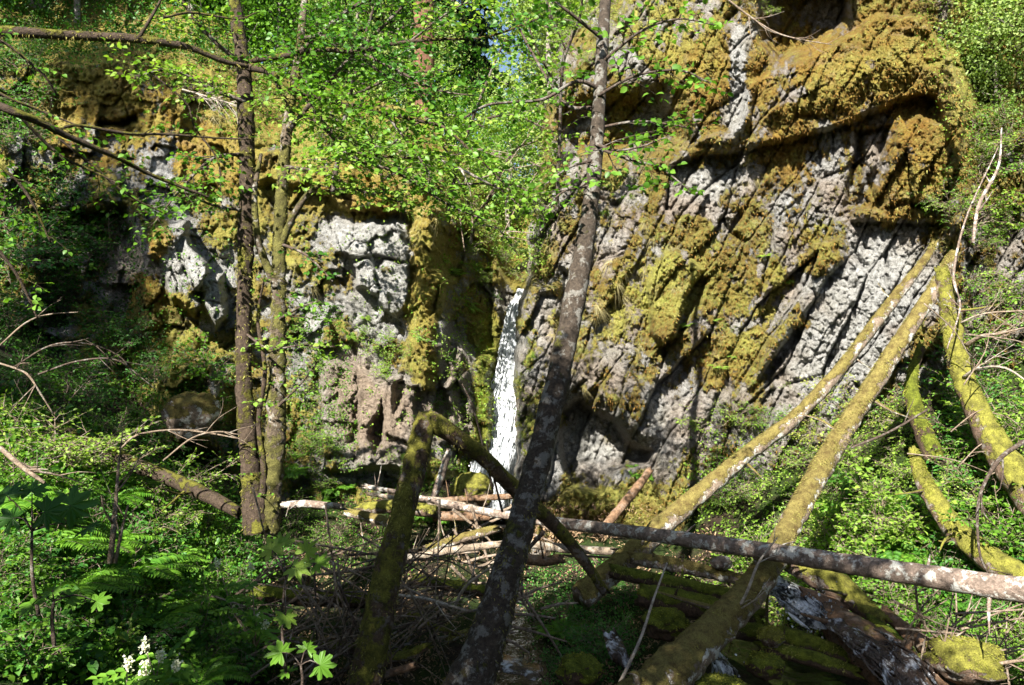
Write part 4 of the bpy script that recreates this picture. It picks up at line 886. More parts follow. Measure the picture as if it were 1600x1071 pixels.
# ------------------------------------------------------------------ shrubs, ferns, grasses
PR = {}
for key, a in {
  'broad': ('shrub', 1.0, 7, .085, 'leaf', .55, .085, .3, .5), 'broadb': ('shrub', 1.0, 7, .07, 'leaf_bright', .6, .07, .3, .5),
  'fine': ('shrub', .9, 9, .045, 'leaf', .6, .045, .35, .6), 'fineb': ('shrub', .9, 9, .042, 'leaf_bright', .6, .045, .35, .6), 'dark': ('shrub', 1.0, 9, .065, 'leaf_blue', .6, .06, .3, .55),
  'yellow': ('shrub', .8, 8, .04, 'leaf_yellow', .6, .045, .35, .55), 'low': ('leafy_plant', .4, 8, .05, 'leaf', .8, .045, .3, .5), 'lowb': ('leafy_plant', .35, 8, .035, 'leaf_bright', .8, .035, .4, .5)}.items():
    nm, h, ns, sz, mt, sp, gp, dr, sb = a; PR[key] = make_shrub(nm, 'x', 'shrub' if nm == 'shrub' else 'plant', 'g', h, ns, sz, mt, sp, gp, dr, sb)
PR['tall'] = make_shrub('shrub', 'x', 'shrub', 'g', 1.5, 11, .075, 'leaf_bright', .45, .055, .3, .65)
PR['tallg'] = make_shrub('shrub', 'x', 'shrub', 'g', 1.4, 11, .08, 'leaf', .5, .055, .35, .65)
PR['fern'] = make_fern('fern', 'x', 'g', .65, 13, 'fern'); PR['fern2'] = make_fern('fern', 'x', 'g', .5, 9, 'leaf_bright', 22); PR['sword'] = make_fern('fern', 'x', 'g', .8, 12, 'leaf_dark', 30)
PR['grass'] = make_tuft('grass_tuft', 'x', 'grass', 'g', .35, 130, 'grass'); PR['hang'] = make_tuft('grass_tuft', 'x', 'grass', 'g', .45, 120, 'straw', .1, .010, 1.5); PR['dry'] = make_tuft('grass_tuft', 'x', 'grass', 'g', .4, 90, 'straw', .5, .006, .9)
p_ = lambda *k: [PR[i] for i in k]
SC = [
 ([(0, 60), (110, 100), (90, 160), (60, 240), (0, 260)], 14, p_('fine', 'dark'), .7, 1.1, 'green shrub on the cliff top near the left edge', 'shrubs on the cliff top near the left edge'),
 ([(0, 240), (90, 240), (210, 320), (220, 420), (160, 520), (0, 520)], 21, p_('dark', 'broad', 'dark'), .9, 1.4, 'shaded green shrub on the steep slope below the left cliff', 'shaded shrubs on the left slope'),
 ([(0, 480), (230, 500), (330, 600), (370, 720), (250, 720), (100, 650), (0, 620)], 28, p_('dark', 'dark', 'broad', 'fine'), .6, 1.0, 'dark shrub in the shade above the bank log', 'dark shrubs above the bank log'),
 ([(0, 660), (110, 690), (260, 780), (360, 800), (360, 850), (200, 840), (0, 800)], 28, p_('lowb', 'lowb', 'fineb', 'low'), .9, 1.5, 'sunlit low leafy plant on the left bank below the bank log', 'sunlit plants on the left bank'),
 ([(0, 820), (370, 820), (440, 900), (400, 1071), (0, 1071)], 37, p_('dark', 'broad', 'dark', 'low'), .5, .85, 'deep green leafy shrub in the lower left corner area', 'leafy shrubs in the lower left foreground'),
 ([(200, 900), (420, 950), (400, 1071), (100, 1071)], 14, p_('broad', 'broadb'), .45, .6, 'bright broad leaved shrub at the bottom left', 'bright shrubs at the bottom left'),
 ([(250, 90), (330, 70), (400, 190), (470, 240), (640, 290), (700, 330), (690, 260), (560, 200), (420, 120)], 21, p_('fine', 'fineb', 'broadb', 'fineb'), .7, 1.1, 'leafy shrub on the mossy rim of the left cliff', 'shrubs on the rim of the left cliff'),
 ([(690, 210), (800, 200), (870, 220), (850, 420), (820, 445), (780, 430), (720, 340)], 34, p_('fineb', 'fine', 'fineb', 'yellow'), .6, .95, 'thicket shrub in the gap above the waterfall', 'thicket shrubs above the waterfall'),
 ([(700, 380), (730, 340), (790, 420), (780, 470), (740, 440)], 14, p_('fineb', 'low', 'fern2'), .5, .9, 'leafy plant hanging over the dark gorge wall left of the falls', 'plants over the gorge wall'),
 ([(430, 680), (540, 690), (560, 760), (520, 800), (430, 780)], 16, p_('fineb', 'broadb', 'lowb', 'fine'), .5, .8, 'green shrub at the cliff foot right of the twin trunks', 'shrubs at the foot of the left cliff'),
 ([(450, 480), (520, 500), (540, 700), (460, 720), (440, 600)], 16, p_('lowb', 'low', 'low'), .6, 1.0, 'small leafy plant growing from the left cliff ledges', 'plants on the left cliff ledges'),
 ([(560, 520), (640, 530), (650, 600), (570, 600)], 9, p_('broadb',), .4, .55, 'bright green bush growing on the cliff beside the mossy pillar', 'bright bush plants by the mossy pillar'),
 ([(660, 530), (720, 560), (750, 700), (690, 720), (650, 620)], 16, p_('lowb', 'lowb', 'low'), .55, .95, 'small bright plant on the rocks left of the waterfall', 'bright plants left of the waterfall'),
 ([(600, 700), (740, 700), (740, 780), (600, 780)], 14, p_('lowb', 'low', 'grass'), .6, 1.0, 'low green plant on the ground at the waterfall foot', 'plants at the waterfall foot'),
 ([(810, 560), (850, 540), (860, 740), (870, 800), (820, 790)], 11, p_('lowb', 'lowb', 'grass'), .4, .75, 'small plant on the damp buttress right of the waterfall', 'plants on the buttress right of the waterfall'),
 ([(1050, 690), (1200, 640), (1400, 620), (1440, 760), (1380, 850), (1200, 830), (1080, 790)], 45, p_('fineb', 'fine', 'yellow', 'fineb', 'lowb'), .55, .95, 'bright leafy shrub at the foot of the right cliff among the leaning logs', 'shrubs at the foot of the right cliff'),
 ([(1470, 330), (1600, 180), (1600, 560), (1500, 540), (1500, 420)], 22, p_('fineb', 'fine', 'broadb'), .7, 1.1, 'sunlit leafy shrub on the slope at the upper right edge', 'shrubs on the upper right slope'),
 ([(1480, 560), (1600, 560), (1600, 900), (1500, 800)], 16, p_('fine', 'fineb', 'dark'), .7, 1.0, 'tangled shrub behind the mossy trunks at the right edge', 'shrubs behind the mossy trunks'),
 ([(1330, 740), (1500, 800), (1600, 900), (1600, 1000), (1480, 960), (1340, 860)], 16, p_('fine', 'dark', 'sword', 'sword'), .6, .9, 'green undergrowth plant behind the right end of the grey log', 'undergrowth behind the grey log'),
 ([(1400, 940), (1600, 960), (1600, 1071), (1530, 1071)], 11, p_('low', 'fine', 'lowb'), .6, .9, 'undergrowth plant under the grey log in the lower right corner', 'undergrowth in the lower right corner'),
 ([(830, 900), (960, 880), (1010, 960), (960, 1071), (830, 1071)], 22, p_('dark', 'low', 'dark'), .35, .6, 'dark leafy plant in the shade between the two leaning trunks', 'dark plants between the leaning trunks'),
 ([(420, 820), (600, 820), (620, 860), (440, 880)], 9, p_('low', 'fine'), .5, .8, 'small plant between the twin trunks and the brush pile', 'small plants behind the brush pile'),
 ([(1010, 400), (1200, 400), (1230, 620), (1080, 650)], 10, p_('lowb', 'fern2'), .3, .55, 'small yellow green plant clinging to the right cliff face', 'plants clinging to the right cliff'),
 ([(1130, 400), (1170, 380), (1190, 480), (1130, 560), (1090, 560)], 14, p_('lowb',), .25, .45, 'tiny yellow green creeper in the middle of the right cliff', 'creepers on the right cliff'),
 ([(880, 280), (960, 260), (1060, 290), (1000, 340), (880, 330)], 12, p_('lowb', 'grass'), .35, .6, 'small plant on the mossy lip of the right cliff', 'plants on the lip of the right cliff'),
 ([(1060, 0), (1200, 0), (1260, 30), (1130, 50)], 8, p_('fineb', 'dry'), .5, .8, 'shrub growing high on the right cliff at the top edge', 'shrubs high on the right cliff'),
 ([(1440, 0), (1600, 0), (1600, 200), (1530, 220), (1490, 80)], 13, p_('lowb', 'fineb', 'dry'), .5, .9, 'light green plant on the mossy slope in the upper right corner', 'plants in the upper right corner'),
 ([(860, 60), (960, 0), (1010, 40), (960, 100), (880, 150)], 14, p_('fineb', 'yellow'), .6, .9, 'light green shrub on the left shoulder of the right cliff', 'shrubs on the shoulder of the right cliff'),
]
for poly, n, pro, a, b, lb, gr in SC: scatter(poly, n, pro, a, b, lb, gr, 9)
for poly, n, pro, a, b, lb, gr in [
 ([(870, 300), (1060, 300), (1050, 620), (880, 620)], 34, p_('hang',), .35, .7, 'straw coloured grass tuft hanging from the left half of the right cliff', 'grass tufts hanging on the right cliff'),
 ([(870, 600), (1010, 650), (1000, 780), (870, 760)], 16, p_('hang', 'hang'), .25, .42, 'pale grass tuft hanging around the hollow at the right cliff foot', 'grass tufts round the hollow'),
 ([(1150, 210), (1220, 280), (1200, 330), (1140, 300)], 6, p_('hang',), .25, .4, 'long dry grass tuft hanging from the right cliff ledge', 'dry tufts on the right cliff ledge'),
 ([(840, 420), (880, 420), (870, 600), (830, 560)], 8, p_('hang', 'grass'), .4, .7, 'grass tuft on the buttress beside the waterfall', 'grass tufts on the buttress'),
 ([(640, 290), (720, 300), (700, 380), (640, 340)], 10, p_('hang', 'dry', 'grass'), .7, 1.1, 'shaggy dry grass tuft on top of the mossy pillar', 'dry tufts on the mossy pillar'),
 ([(440, 430), (560, 430), (600, 560), (480, 560)], 12, p_('hang', 'fern2'), .35, .7, 'dry fern or grass tuft hanging on the left cliff', 'tufts hanging on the left cliff'),
 ([(680, 400), (760, 420), (750, 500), (700, 480)], 9, p_('hang', 'fern2'), .5, .8, 'tuft hanging in the dark gorge wall', 'tufts on the dark gorge wall'),
 ([(280, 120), (390, 140), (390, 190), (300, 190)], 10, p_('dry',), .8, 1.3, 'bleached dead grass tuft on the left cliff shoulder', 'dead grass tufts on the left shoulder'),
 ([(700, 230), (860, 250), (840, 380), (740, 330)], 14, p_('dry', 'hang'), 1.0, 1.6, 'tall dry grass tuft in the gap above the waterfall', 'dry grass above the waterfall')]: scatter(poly, n, pro, a, b, lb, gr, 7, lean=1.0)
FERNS = [(150, 755, 1.0), (170, 790, 1.1), (200, 760, .9), (110, 830, 1.0), (90, 860, .9), (70, 845, 1.0), (250, 700, .7), (455, 745, .7), (525, 770, .8), (540, 760, .6), (500, 790, .6), (660, 812, .7), (690, 818, .6), (30, 800, .9), (220, 830, .8), (270, 880, .8), (1000, 745, .6), (1390, 800, .9), (1420, 850, 1.0), (1350, 830, .8), (1600, 800, .8), (880, 1000, .8), (1440, 880, .9), (1300, 800, .7)]
for x, y, s in FERNS:
    h = hit(x, y)
    if h is not None: put(PR['fern'], h[0], s, tilt=UP+h[1]*.4, label='green fern arching from the %s' % ('left bank' if x < 300 else 'ground near the twin trunks and brush' if x < 700 else 'shady ground right of centre'), group='ferns on the %s' % ('left bank' if x < 300 else 'ground near the twin trunks' if x < 700 else 'right side'))
# shrubs standing in front of the leaning logs on the right bank and on the left bank
def stand(px, Y, pro, s, label, group, sink=.05):
    x = (px-800)/F*Y; put(PR[pro], (x, Y, ground_z(x, Y)-sink), s, label=label, group=group)
for px, Y, pro, s in [(1185, 12.6, 'tall', .6), (1240, 12.0, 'tall', .7), (1290, 11.8, 'tallg', .65), (1335, 11.6, 'tall', .75), (1385, 11.6, 'tall', .8), (1270, 11.2, 'tall', .5), (1330, 10.6, 'tallg', .55), (1400, 10.4, 'tallg', .6), (1130, 13, 'tall', .55), (1560, 10.6, 'tallg', .7), (1500, 9.6, 'tallg', .5), (1580, 11.4, 'tall', .8), (1180, 12.0, 'fineb', .8), (1235, 11.7, 'fineb', .8), (1370, 11.2, 'broadb', .9), (1400, 10.8, 'fine', .8), (1345, 10.6, 'fineb', .8), (1300, 10.8, 'yellow', .9), (1260, 11, 'lowb', 1.2), (1440, 10.4, 'fine', .8), (1210, 11.3, 'lowb', 1.3), (1150, 12.2, 'yellow', .7), (1420, 11.6, 'fineb', 1.0), (1470, 11.2, 'broadb', .9), (1110, 12.8, 'fineb', .7)]:
    stand(px, Y, pro, s*1.3, 'leafy shrub standing among the leaning logs on the right bank', 'shrubs among the leaning logs')
for px, Y, pro, s in [(20, 9.5, 'tallg', .6), (110, 9.9, 'tallg', .5), (-10, 7.4, 'tallg', .5), (290, 8.6, 'tallg', .45), (210, 7.2, 'tallg', .4), (370, 7.6, 'tallg', .45), (90, 6.2, 'tallg', .33), (40, 8.4, 'broadb', .8), (120, 8.7, 'fineb', .8), (200, 9, 'broadb', .7), (260, 9.3, 'fineb', .7), (320, 9.5, 'lowb', 1.2), (60, 7.2, 'fineb', .6), (160, 7.6, 'broadb', .6), (240, 8, 'lowb', 1.2), (20, 6, 'broadb', .5), (120, 6, 'broad', .6), (220, 6.4, 'broadb', .5), (300, 7, 'fineb', .5), (60, 5.2, 'broadb', .45), (170, 5.2, 'broadb', .45), (260, 5.6, 'broad', .45), (340, 6.4, 'broad', .5)]:
    stand(px, Y, pro, s, 'bright leafy shrub of the left foreground bank', 'bright shrubs of the left foreground')
for px, Y, s in [(150, 9.2, 1.2), (185, 9.0, 1.4), (215, 9.3, 1.3), (120, 8.0, 1.1), (95, 7.8, 1.2), (240, 8.6, 1.0), (60, 8.2, 1.2), (280, 9.4, 1.0), (20, 8.8, 1.1), (310, 8.0, .9)]:
    stand(px, Y, 'fern', s, 'tall bright fern standing out of the left bank', 'tall ferns of the left bank', -.15)
for px, Y, pro, s in [(1660, 11, 'tall', .8), (1720, 12, 'tallg', .9), (1680, 9.5, 'tallg', .8), (1780, 10.5, 'tall', .9), (1840, 12, 'tallg', 1.0), (1740, 8.5, 'tallg', .7), (1620, 9.0, 'tallg', .5)]:
    stand(px, Y, pro, s, 'leafy shrub beyond the right edge of the bank', 'shrubs beyond the right edge')
for x, y, lb in [(1228, 445, 'single fern with dead fronds clinging to the middle of the right cliff'), (655, 820, 'bright grassy clump between the broken trunk and the waterfall')]:
    h = hit(x, y); put(PR['fern2'] if x > 1000 else PR['grass'], h[0], .55 if x > 1000 else 1.0, tilt=UP+h[1]*.8, label=lb, group='')
# unused prototypes are removed
for o in list(bpy.data.objects):
    if o.parent is None and o.type == 'EMPTY' and abs(o.location.y+50) < 1e-4:
        for c in list(o.children): bpy.data.objects.remove(c)
        bpy.data.objects.remove(o)

# ------------------------------------------------------------------ ground cover, litter
def cover(poly, n, mat, label, size, per, spread, hgt, width=.6, up=.7, name='ground_cover'):
    a = np.array(poly, float); lo = a.min(0); hi = a.max(0); q = lo+(hi-lo)*rng.random((int(n*2.2), 2))
    q = q[polysd(q[:, 0], q[:, 1], poly) > 0][:n]; ps = []
    for x, y in q:
        h = hit(x, y)
        if h is None: continue
        p, nn = h; ps.append(p+rng.normal(size=(per, 3))*[spread, spread, spread*.4]+UP*hgt*rng.random((per, 1)))
    ps = np.vstack(ps); G = Geo(); m = len(ps)
    G.leaves(ps, rng.normal(size=(m, 3)), UP*up+rng.normal(size=(m, 3))*.5+np.array([-.1, -.25, 0]), size*(.5+rng.random(m)), width)
    tag(G.build(name, M[mat]), label, 'undergrowth' if name == 'ground_cover' else 'leaf litter', kind='stuff')
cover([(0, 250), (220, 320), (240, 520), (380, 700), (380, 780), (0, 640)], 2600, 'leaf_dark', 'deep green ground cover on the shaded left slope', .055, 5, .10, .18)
cover([(0, 620), (380, 790), (430, 1071), (0, 1071)], 2300, 'leaf', 'green ground cover on the left bank', .06, 6, .10, .25)
cover([(0, 620), (380, 790), (430, 1071), (0, 1071)], 900, 'leaf_dark', 'broad dark leaves on the left bank', .10, 4, .10, .3)
cover([(0, 640), (120, 680), (380, 800), (350, 880), (0, 880)], 1700, 'leaf_bright', 'bright ground cover on the sunlit part of the left bank', .035, 6, .08, .12)
cover([(400, 720), (640, 740), (640, 900), (400, 900)], 900, 'leaf', 'green ground cover between the twin trunks and the brush pile', .035, 5, .07, .10)
cover([(1060, 700), (1440, 600), (1600, 560), (1880, 560), (1880, 1071), (1600, 1071), (1420, 960), (1240, 870), (1080, 820)], 3800, 'leaf_bright', 'bright ground cover at the foot of the right cliff', .05, 6, .09, .15)
cover([(820, 880), (1000, 880), (980, 1071), (820, 1071)], 1200, 'leaf_blue', 'dark green ground cover between the leaning trunks', .035, 5, .08, .10)
cover([(690, 220), (870, 220), (850, 440), (700, 380)], 1400, 'leaf_bright', 'bright undergrowth in the gap above the waterfall', .06, 6, .14, .25)
cover([(60, 40), (400, 60), (660, 230), (640, 290), (400, 230), (200, 110), (60, 130)], 1300, 'leaf', 'undergrowth along the top of the left cliff', .05, 5, .12, .22)
cover([(-20, -20), (400, -20), (420, 90), (330, 110), (200, 90), (0, 110)], 1500, 'leaf_dark', 'dark undergrowth behind the top of the left cliff', .07, 6, .2, .5)
cover([(440, 470), (540, 480), (560, 700), (440, 720)], 900, 'leaf', 'small leaves on the left cliff ledges', .04, 5, .05, .05)
cover([(440, 350), (650, 350), (760, 500), (760, 740), (440, 740)], 420, 'leaf_bright', 'scattered bright leaves on the left cliff face', .045, 6, .07, .08)
cover([(220, 300), (400, 300), (400, 640), (240, 640)], 350, 'leaf', 'scattered leaves on the cliff behind the twin trunks', .05, 6, .08, .08)
cover([(690, 380), (770, 400), (775, 720), (650, 740)], 420, 'leaf_bright', 'leaves on the rocks left of the waterfall', .05, 6, .07, .08)
cover([(1420, 0), (1600, 0), (1600, 330), (1500, 330)], 500, 'leaf_bright', 'small leaves on the upper right slope', .035, 5, .07, .08)
cover([(560, 780), (1000, 790), (1250, 870), (1250, 1000), (1000, 1071), (420, 1071), (420, 860)], 3500, 'litter', 'brown leaf litter and wood chips over the log jam', .05, 4, .08, .05, .3, .9, 'leaf_litter')
cover([(800, 790), (960, 800), (960, 850), (820, 850)], 400, 'litter', 'pale bark chips at the cliff foot', .09, 4, .08, .08, .3, .9, 'leaf_litter')

# ------------------------------------------------------------------ dead branches
def dead_branch(name, label, group, L, wpx, mat, subs=4, sl=.35, cat='branch'):
    c = ppath(L); b = c[0].copy(); t = thing(name, label, cat, b, group); G = Geo(); p, r, tg = G.tube(c-b, pr(L, wpx), 6, .08, .2, 14)
    for k in range(subs):
        i = rng.integers(len(p)//5, len(p)-1); d = unit(tg[i]+unit(np.cross(tg[i], nv()))*.8+nv()*.2); l = sl*(.4+.8*rng.random())
        q = [p[i], p[i]+d*l*.5, p[i]+d*l+nv()*.08*l]; G.tube(np.array(q), [r[i]*.6, r[i]*.4, r[i]*.15], 4, .1)
        if l > .2:
            d2 = unit(d+nv()*.6); G.tube(np.array([q[1], q[1]+d2*l*.3, q[1]+d2*l*.55+nv()*.04]), [r[i]*.35, r[i]*.22, .001], 3, .1)
    o = G.build('wood', M[mat], t); return t
BR = [
 ('pale bent twig arching over the left slope', [(0, 540, 9.5), (40, 505, 9.6), (75, 492, 9.7), (123, 488, 9.8)], [3, 3, 2.5, 1.5], 'twig', 1),
 ('dead branch arching above the bank log at left', [(20, 575, 10), (80, 540, 10), (140, 538, 10.1), (190, 560, 10.2), (215, 600, 10.3)], [2.5, 3, 2.5, 2, 1], 'twig_dark', 4),
 ('long curved dead branch over the dark shrubs', [(60, 585, 10), (120, 565, 10), (180, 562, 10), (220, 590, 10.1), (245, 610, 10.1)], [3, 3, 2.5, 2, 1], 'twig_dark', 4),
 ('red brown broken twig at the far left', [(0, 568, 9.5), (40, 583, 9.5), (60, 610, 9.5), (85, 650, 9.6)], [3, 3.5, 3, 2], 'twig', 3),
 ('arched pale branch ending at the twin trunks', [(190, 700, 10), (215, 680, 10), (270, 672, 10.2), (320, 676, 10.3), (375, 686, 10.4)], [3.5, 3.5, 3, 3, 2], 'twig', 3),
 ('lower arched branch beside the twin trunks', [(255, 720, 10), (300, 685, 10.1), (340, 675, 10.2), (375, 680, 10.3)], [3, 3, 3, 2], 'twig', 3),
 ('dead stem standing on the left bank beside ferns', [(172, 880, 8), (178, 820, 8), (182, 770, 8.1), (186, 715, 8.2)], [10, 9, 6, 4], 'twig', 4),
 ('second dead stem standing by the fern bank', [(180, 880, 8), (190, 830, 8), (200, 790, 8)], [6, 5, 3], 'twig', 3),
 ('pale fallen branch at the far left of the bank', [(0, 700, 8.5), (35, 730, 8.4), (70, 755, 8.3)], [8, 8, 5], 'twig', 3),
 ('whitish stick pointing up behind the leaning log foot', [(965, 1075, 7.8), (1000, 1000, 8), (1020, 940, 8.2), (1042, 880, 8.5)], [6, 5, 4, 3], 'twig_white', 0),
 ('forked pale stick standing on the thick leaning log', [(1130, 990, 8.7), (1165, 930, 8.6), (1185, 880, 8.6), (1215, 840, 8.6)], [5, 5, 4, 2], 'twig_white', 4),
 ('long curved pale branch hooked beside the leaning trunk', [(705, 960, 9.2), (725, 920, 9.1), (755, 895, 9), (785, 875, 8.9)], [5, 5, 4, 3], 'twig_white', 1),
 ('long level pale stick over the brush pile', [(620, 930, 9.2), (670, 937, 9.1), (730, 955, 9)], [5, 5, 4], 'twig_white', 2),
 ('white dead branch reaching down left from the top right corner', [(1125, -10, 12), (1170, 25, 12), (1210, 50, 12), (1250, 62, 11.9), (1300, 70, 11.9)], [3, 3, 2.5, 2, 1], 'twig', 12),
 ('pale broken stem at the upper centre', [(680, 248, 13), (720, 265, 13), (766, 288, 13)], [5, 5, 3], 'twig_white', 1),
 ('bleached dead branch above the left cliff', [(285, 140, 14), (320, 150, 14), (370, 165, 14)], [2.5, 2.5, 2], 'twig_white', 22),
 ('white peeled branch at right above the leaning logs', [(1480, 545, 11), (1500, 480, 11.5), (1490, 430, 12), (1510, 340, 12.2), (1560, 230, 12.4)], [2, 3, 4, 3, 1.5], 'bark_grey', 5),
 ('pale limb rising at the right edge', [(1520, 380, 11.8), (1530, 320, 12), (1560, 260, 12.1), (1565, 200, 12.1)], [5, 6, 4, 2], 'bark_grey', 4),
 ('white forked branch sprouting from the mossy trunk', [(1505, 590, 11.4), (1530, 575, 11.1), (1570, 575, 10.9), (1610, 600, 10.7)], [5, 4, 4, 2], 'twig_white', 6),
 ('pale dead limb reaching right from the mossy trunk', [(1510, 540, 11.6), (1535, 525, 11.3), (1560, 522, 11.1), (1610, 510, 10.9)], [8, 6, 4, 2], 'twig', 5),
 ('grey dead branch over the mossy trunk at right', [(1500, 505, 11.8), (1540, 490, 11.6), (1620, 485, 11.4)], [3, 3, 2], 'twig', 6),
 ('dark drooping branch hanging at the right edge', [(1600, 690, 9.8), (1560, 720, 9.7), (1530, 780, 9.6), (1530, 860, 9.5), (1545, 900, 9.5)], [8, 7, 5, 4, 2], 'twig_dark', 5),
 ('dead branch curling under the right end of the grey log', [(1430, 915, 8.4), (1440, 970, 8.4), (1480, 1000, 8.3), (1540, 960, 8.2)], [4, 4, 3, 2], 'twig', 5),
 ('thin dark branch crossing the shrubs right of centre', [(1330, 700, 11), (1390, 675, 11), (1450, 640, 11)], [4, 4, 3], 'twig_dark', 2),
 ('brown dead branch in the lower right corner', [(1500, 1060, 8), (1550, 1040, 8), (1610, 1030, 7.9)], [8, 6, 5], 'twig', 4),
]
for lb, L, ww, mt, sb in BR: dead_branch('dead_branch', lb, None, L, ww, mt, sb, .55)
for k in range(92):     # the brush pile
    x = 430+270*rng.random(); y = 870+165*rng.random(); Y = float(np.interp(y, [860, 1040], [10.3, 8.9]))-.3*rng.random(); a = math.radians(rng.choice([-25, -35, -10, 20, 75, -60])+rng.normal()*14); l = 45+90*rng.random()
    L = [(x-l*math.cos(a), y-l*math.sin(a), Y+.3*rng.normal()), (x+rng.normal()*8, y-6+rng.normal()*8, Y), (x+l*math.cos(a), y+l*math.sin(a), Y+.3*rng.normal())]
    dead_branch('dead_branch', 'thin bare branch in the grey brush pile behind the broken trunk', 'bare branches in the brush pile', L, [3.2+2*rng.random(), 2.6, 1.2], 'twig' if k % 3 else 'twig_dark', 4, .3)
for k in range(30):     # sticks right of the brush pile
    x = 670+220*rng.random(); y = 790+220*rng.random(); Y = float(np.interp(y, [780, 1040], [13.5, 9.1])); a = math.radians(rng.choice([-20, 12, 5, 60])+rng.normal()*14); l = 25+55*rng.random()
    dead_branch('dead_stick', 'small stick scattered over the log jam between the leaning trunks', 'sticks on the log jam', [(x-l*math.cos(a), y-l*math.sin(a), Y), (x, y-3, Y), (x+l*math.cos(a), y+l*math.sin(a), Y)], [5, 4.5, 3], 'twig', 2, .2)
for k in range(24):     # right edge tangle
    x = 1440+150*rng.random(); y = 950+110*rng.random(); a = math.radians(-55+rng.normal()*35); l = 40+60*rng.random(); Y = 8.6-.4*rng.random()
    dead_branch('dead_branch', 'thin twig in the tangle under the grey log in the lower right corner', 'tangled twigs lower right', [(x-l*math.cos(a), y-l*math.sin(a), Y), (x+rng.normal()*12, y, Y), (x+l*math.cos(a), y+l*math.sin(a), Y+.2)], [4, 3, 1.5], 'twig', 3, .3)
for k in range(10):
    x = 1480+120*rng.random(); y = 480+300*rng.random(); a = math.radians(rng.normal()*40); l = 30+50*rng.random(); Y = 11.3-.6*rng.random()
    dead_branch('dead_branch', 'thin white twig tangled round the mossy trunks at the right edge', 'white twigs round the mossy trunks', [(x-l*math.cos(a), y-l*math.sin(a), Y), (x+rng.normal()*8, y-8, Y), (x+l*math.cos(a), y+l*math.sin(a), Y)], [2.4, 1.8, 1.0], 'twig', 4, .3)
for k in range(10):
    x = 700+140*rng.random(); y = 230+150*rng.random(); a = math.radians(-25+rng.normal()*40); l = 30+60*rng.random(); Y = 19+rng.random()
    dead_branch('dead_branch', 'thin pale dead stem in the thicket above the waterfall', 'dead stems above the waterfall', [(x-l*math.cos(a), y-l*math.sin(a), Y), (x, y-5, Y), (x+l*math.cos(a), y+l*math.sin(a), Y)], [2, 1.6, 1], 'twig', 3, .4)

# ------------------------------------------------------------------ boulders
def boulder(label, px, py, Y, rpx, mat, sq=.7, fz=300, fm='mossg'):
    c = P(px, py, Y); r = rpx*Y/F; t = thing('boulder', label, 'boulder', c-UP*r*sq)
    n = 40; th, ph = np.meshgrid(np.linspace(0, 2*math.pi, n, endpoint=False), np.linspace(.03, math.pi-.03, 26)); s = rng.random()*40
    d = np.stack([np.sin(ph)*np.cos(th), np.sin(ph)*np.sin(th), np.cos(ph)], -1)
    rr = r*(1+.5*fbm(d[..., 0]*1.5+s, d[..., 1]*1.5, d[..., 2]*1.5, 5, .6)); V = d*rr[..., None]*[1, 1, sq]+UP*r*sq
    i = np.arange(25)[:, None]*n; j = np.arange(n)[None]; j2 = (j+1) % n; Q = np.stack([i+j, i+n+j, i+n+j2, i+j2], -1).reshape(-1, 4)
    G = Geo(); G.add(V.reshape(-1, 3), Q); G.build('stone', M[mat], t)
    if fz:
        k = rng.integers(0, 26*n, fz*3); q = V.reshape(-1, 3)[k]; dd = d.reshape(-1, 3)[k]; m = dd[:, 2] > 0; q = q[m][:fz]; dd = dd[m][:fz]; G = Geo(); G.blades(q, dd+rng.normal(size=dd.shape)*.5, .03, .016, .4, seg=1); tag(G.build('moss', M[fm], t, smooth=False), 'shaggy moss', kind='stuff')
boulder('green mossy boulder at the left foot of the waterfall', 738, 768, 16.2, 34, 'log_moss_bright', .8)
boulder('bright mossy boulder in the lower right corner', 1505, 1030, 8.2, 54, 'log_moss_bright', .6, 900)
boulder('mossy hump at the bottom edge right of the thick leaning log', 1125, 1082, 7.8, 46, 'log_wet', .5, 900)
boulder('dark mossy boulder beside the small cascade', 1195, 1040, 8.6, 28, 'log_wet', .7)
boulder('small green mossed stone left of the wet log', 1205, 995, 8.9, 20, 'log_moss_bright', .7)
boulder('shaded mossy boulder between the leaning trunks', 905, 1050, 8.6, 34, 'log_wet', .7)
boulder('dark mossed boulder in the creek under the logs', 1040, 975, 9.8, 34, 'log_wet', .7)
boulder('grey stone in the creek under the grey log', 1128, 880, 10.8, 16, 'bark_grey', .6, 0)
boulder('mossy stone at the foot of the left cliff', 300, 650, 14.8, 40, 'log_moss', .9, 500, 'mossf')

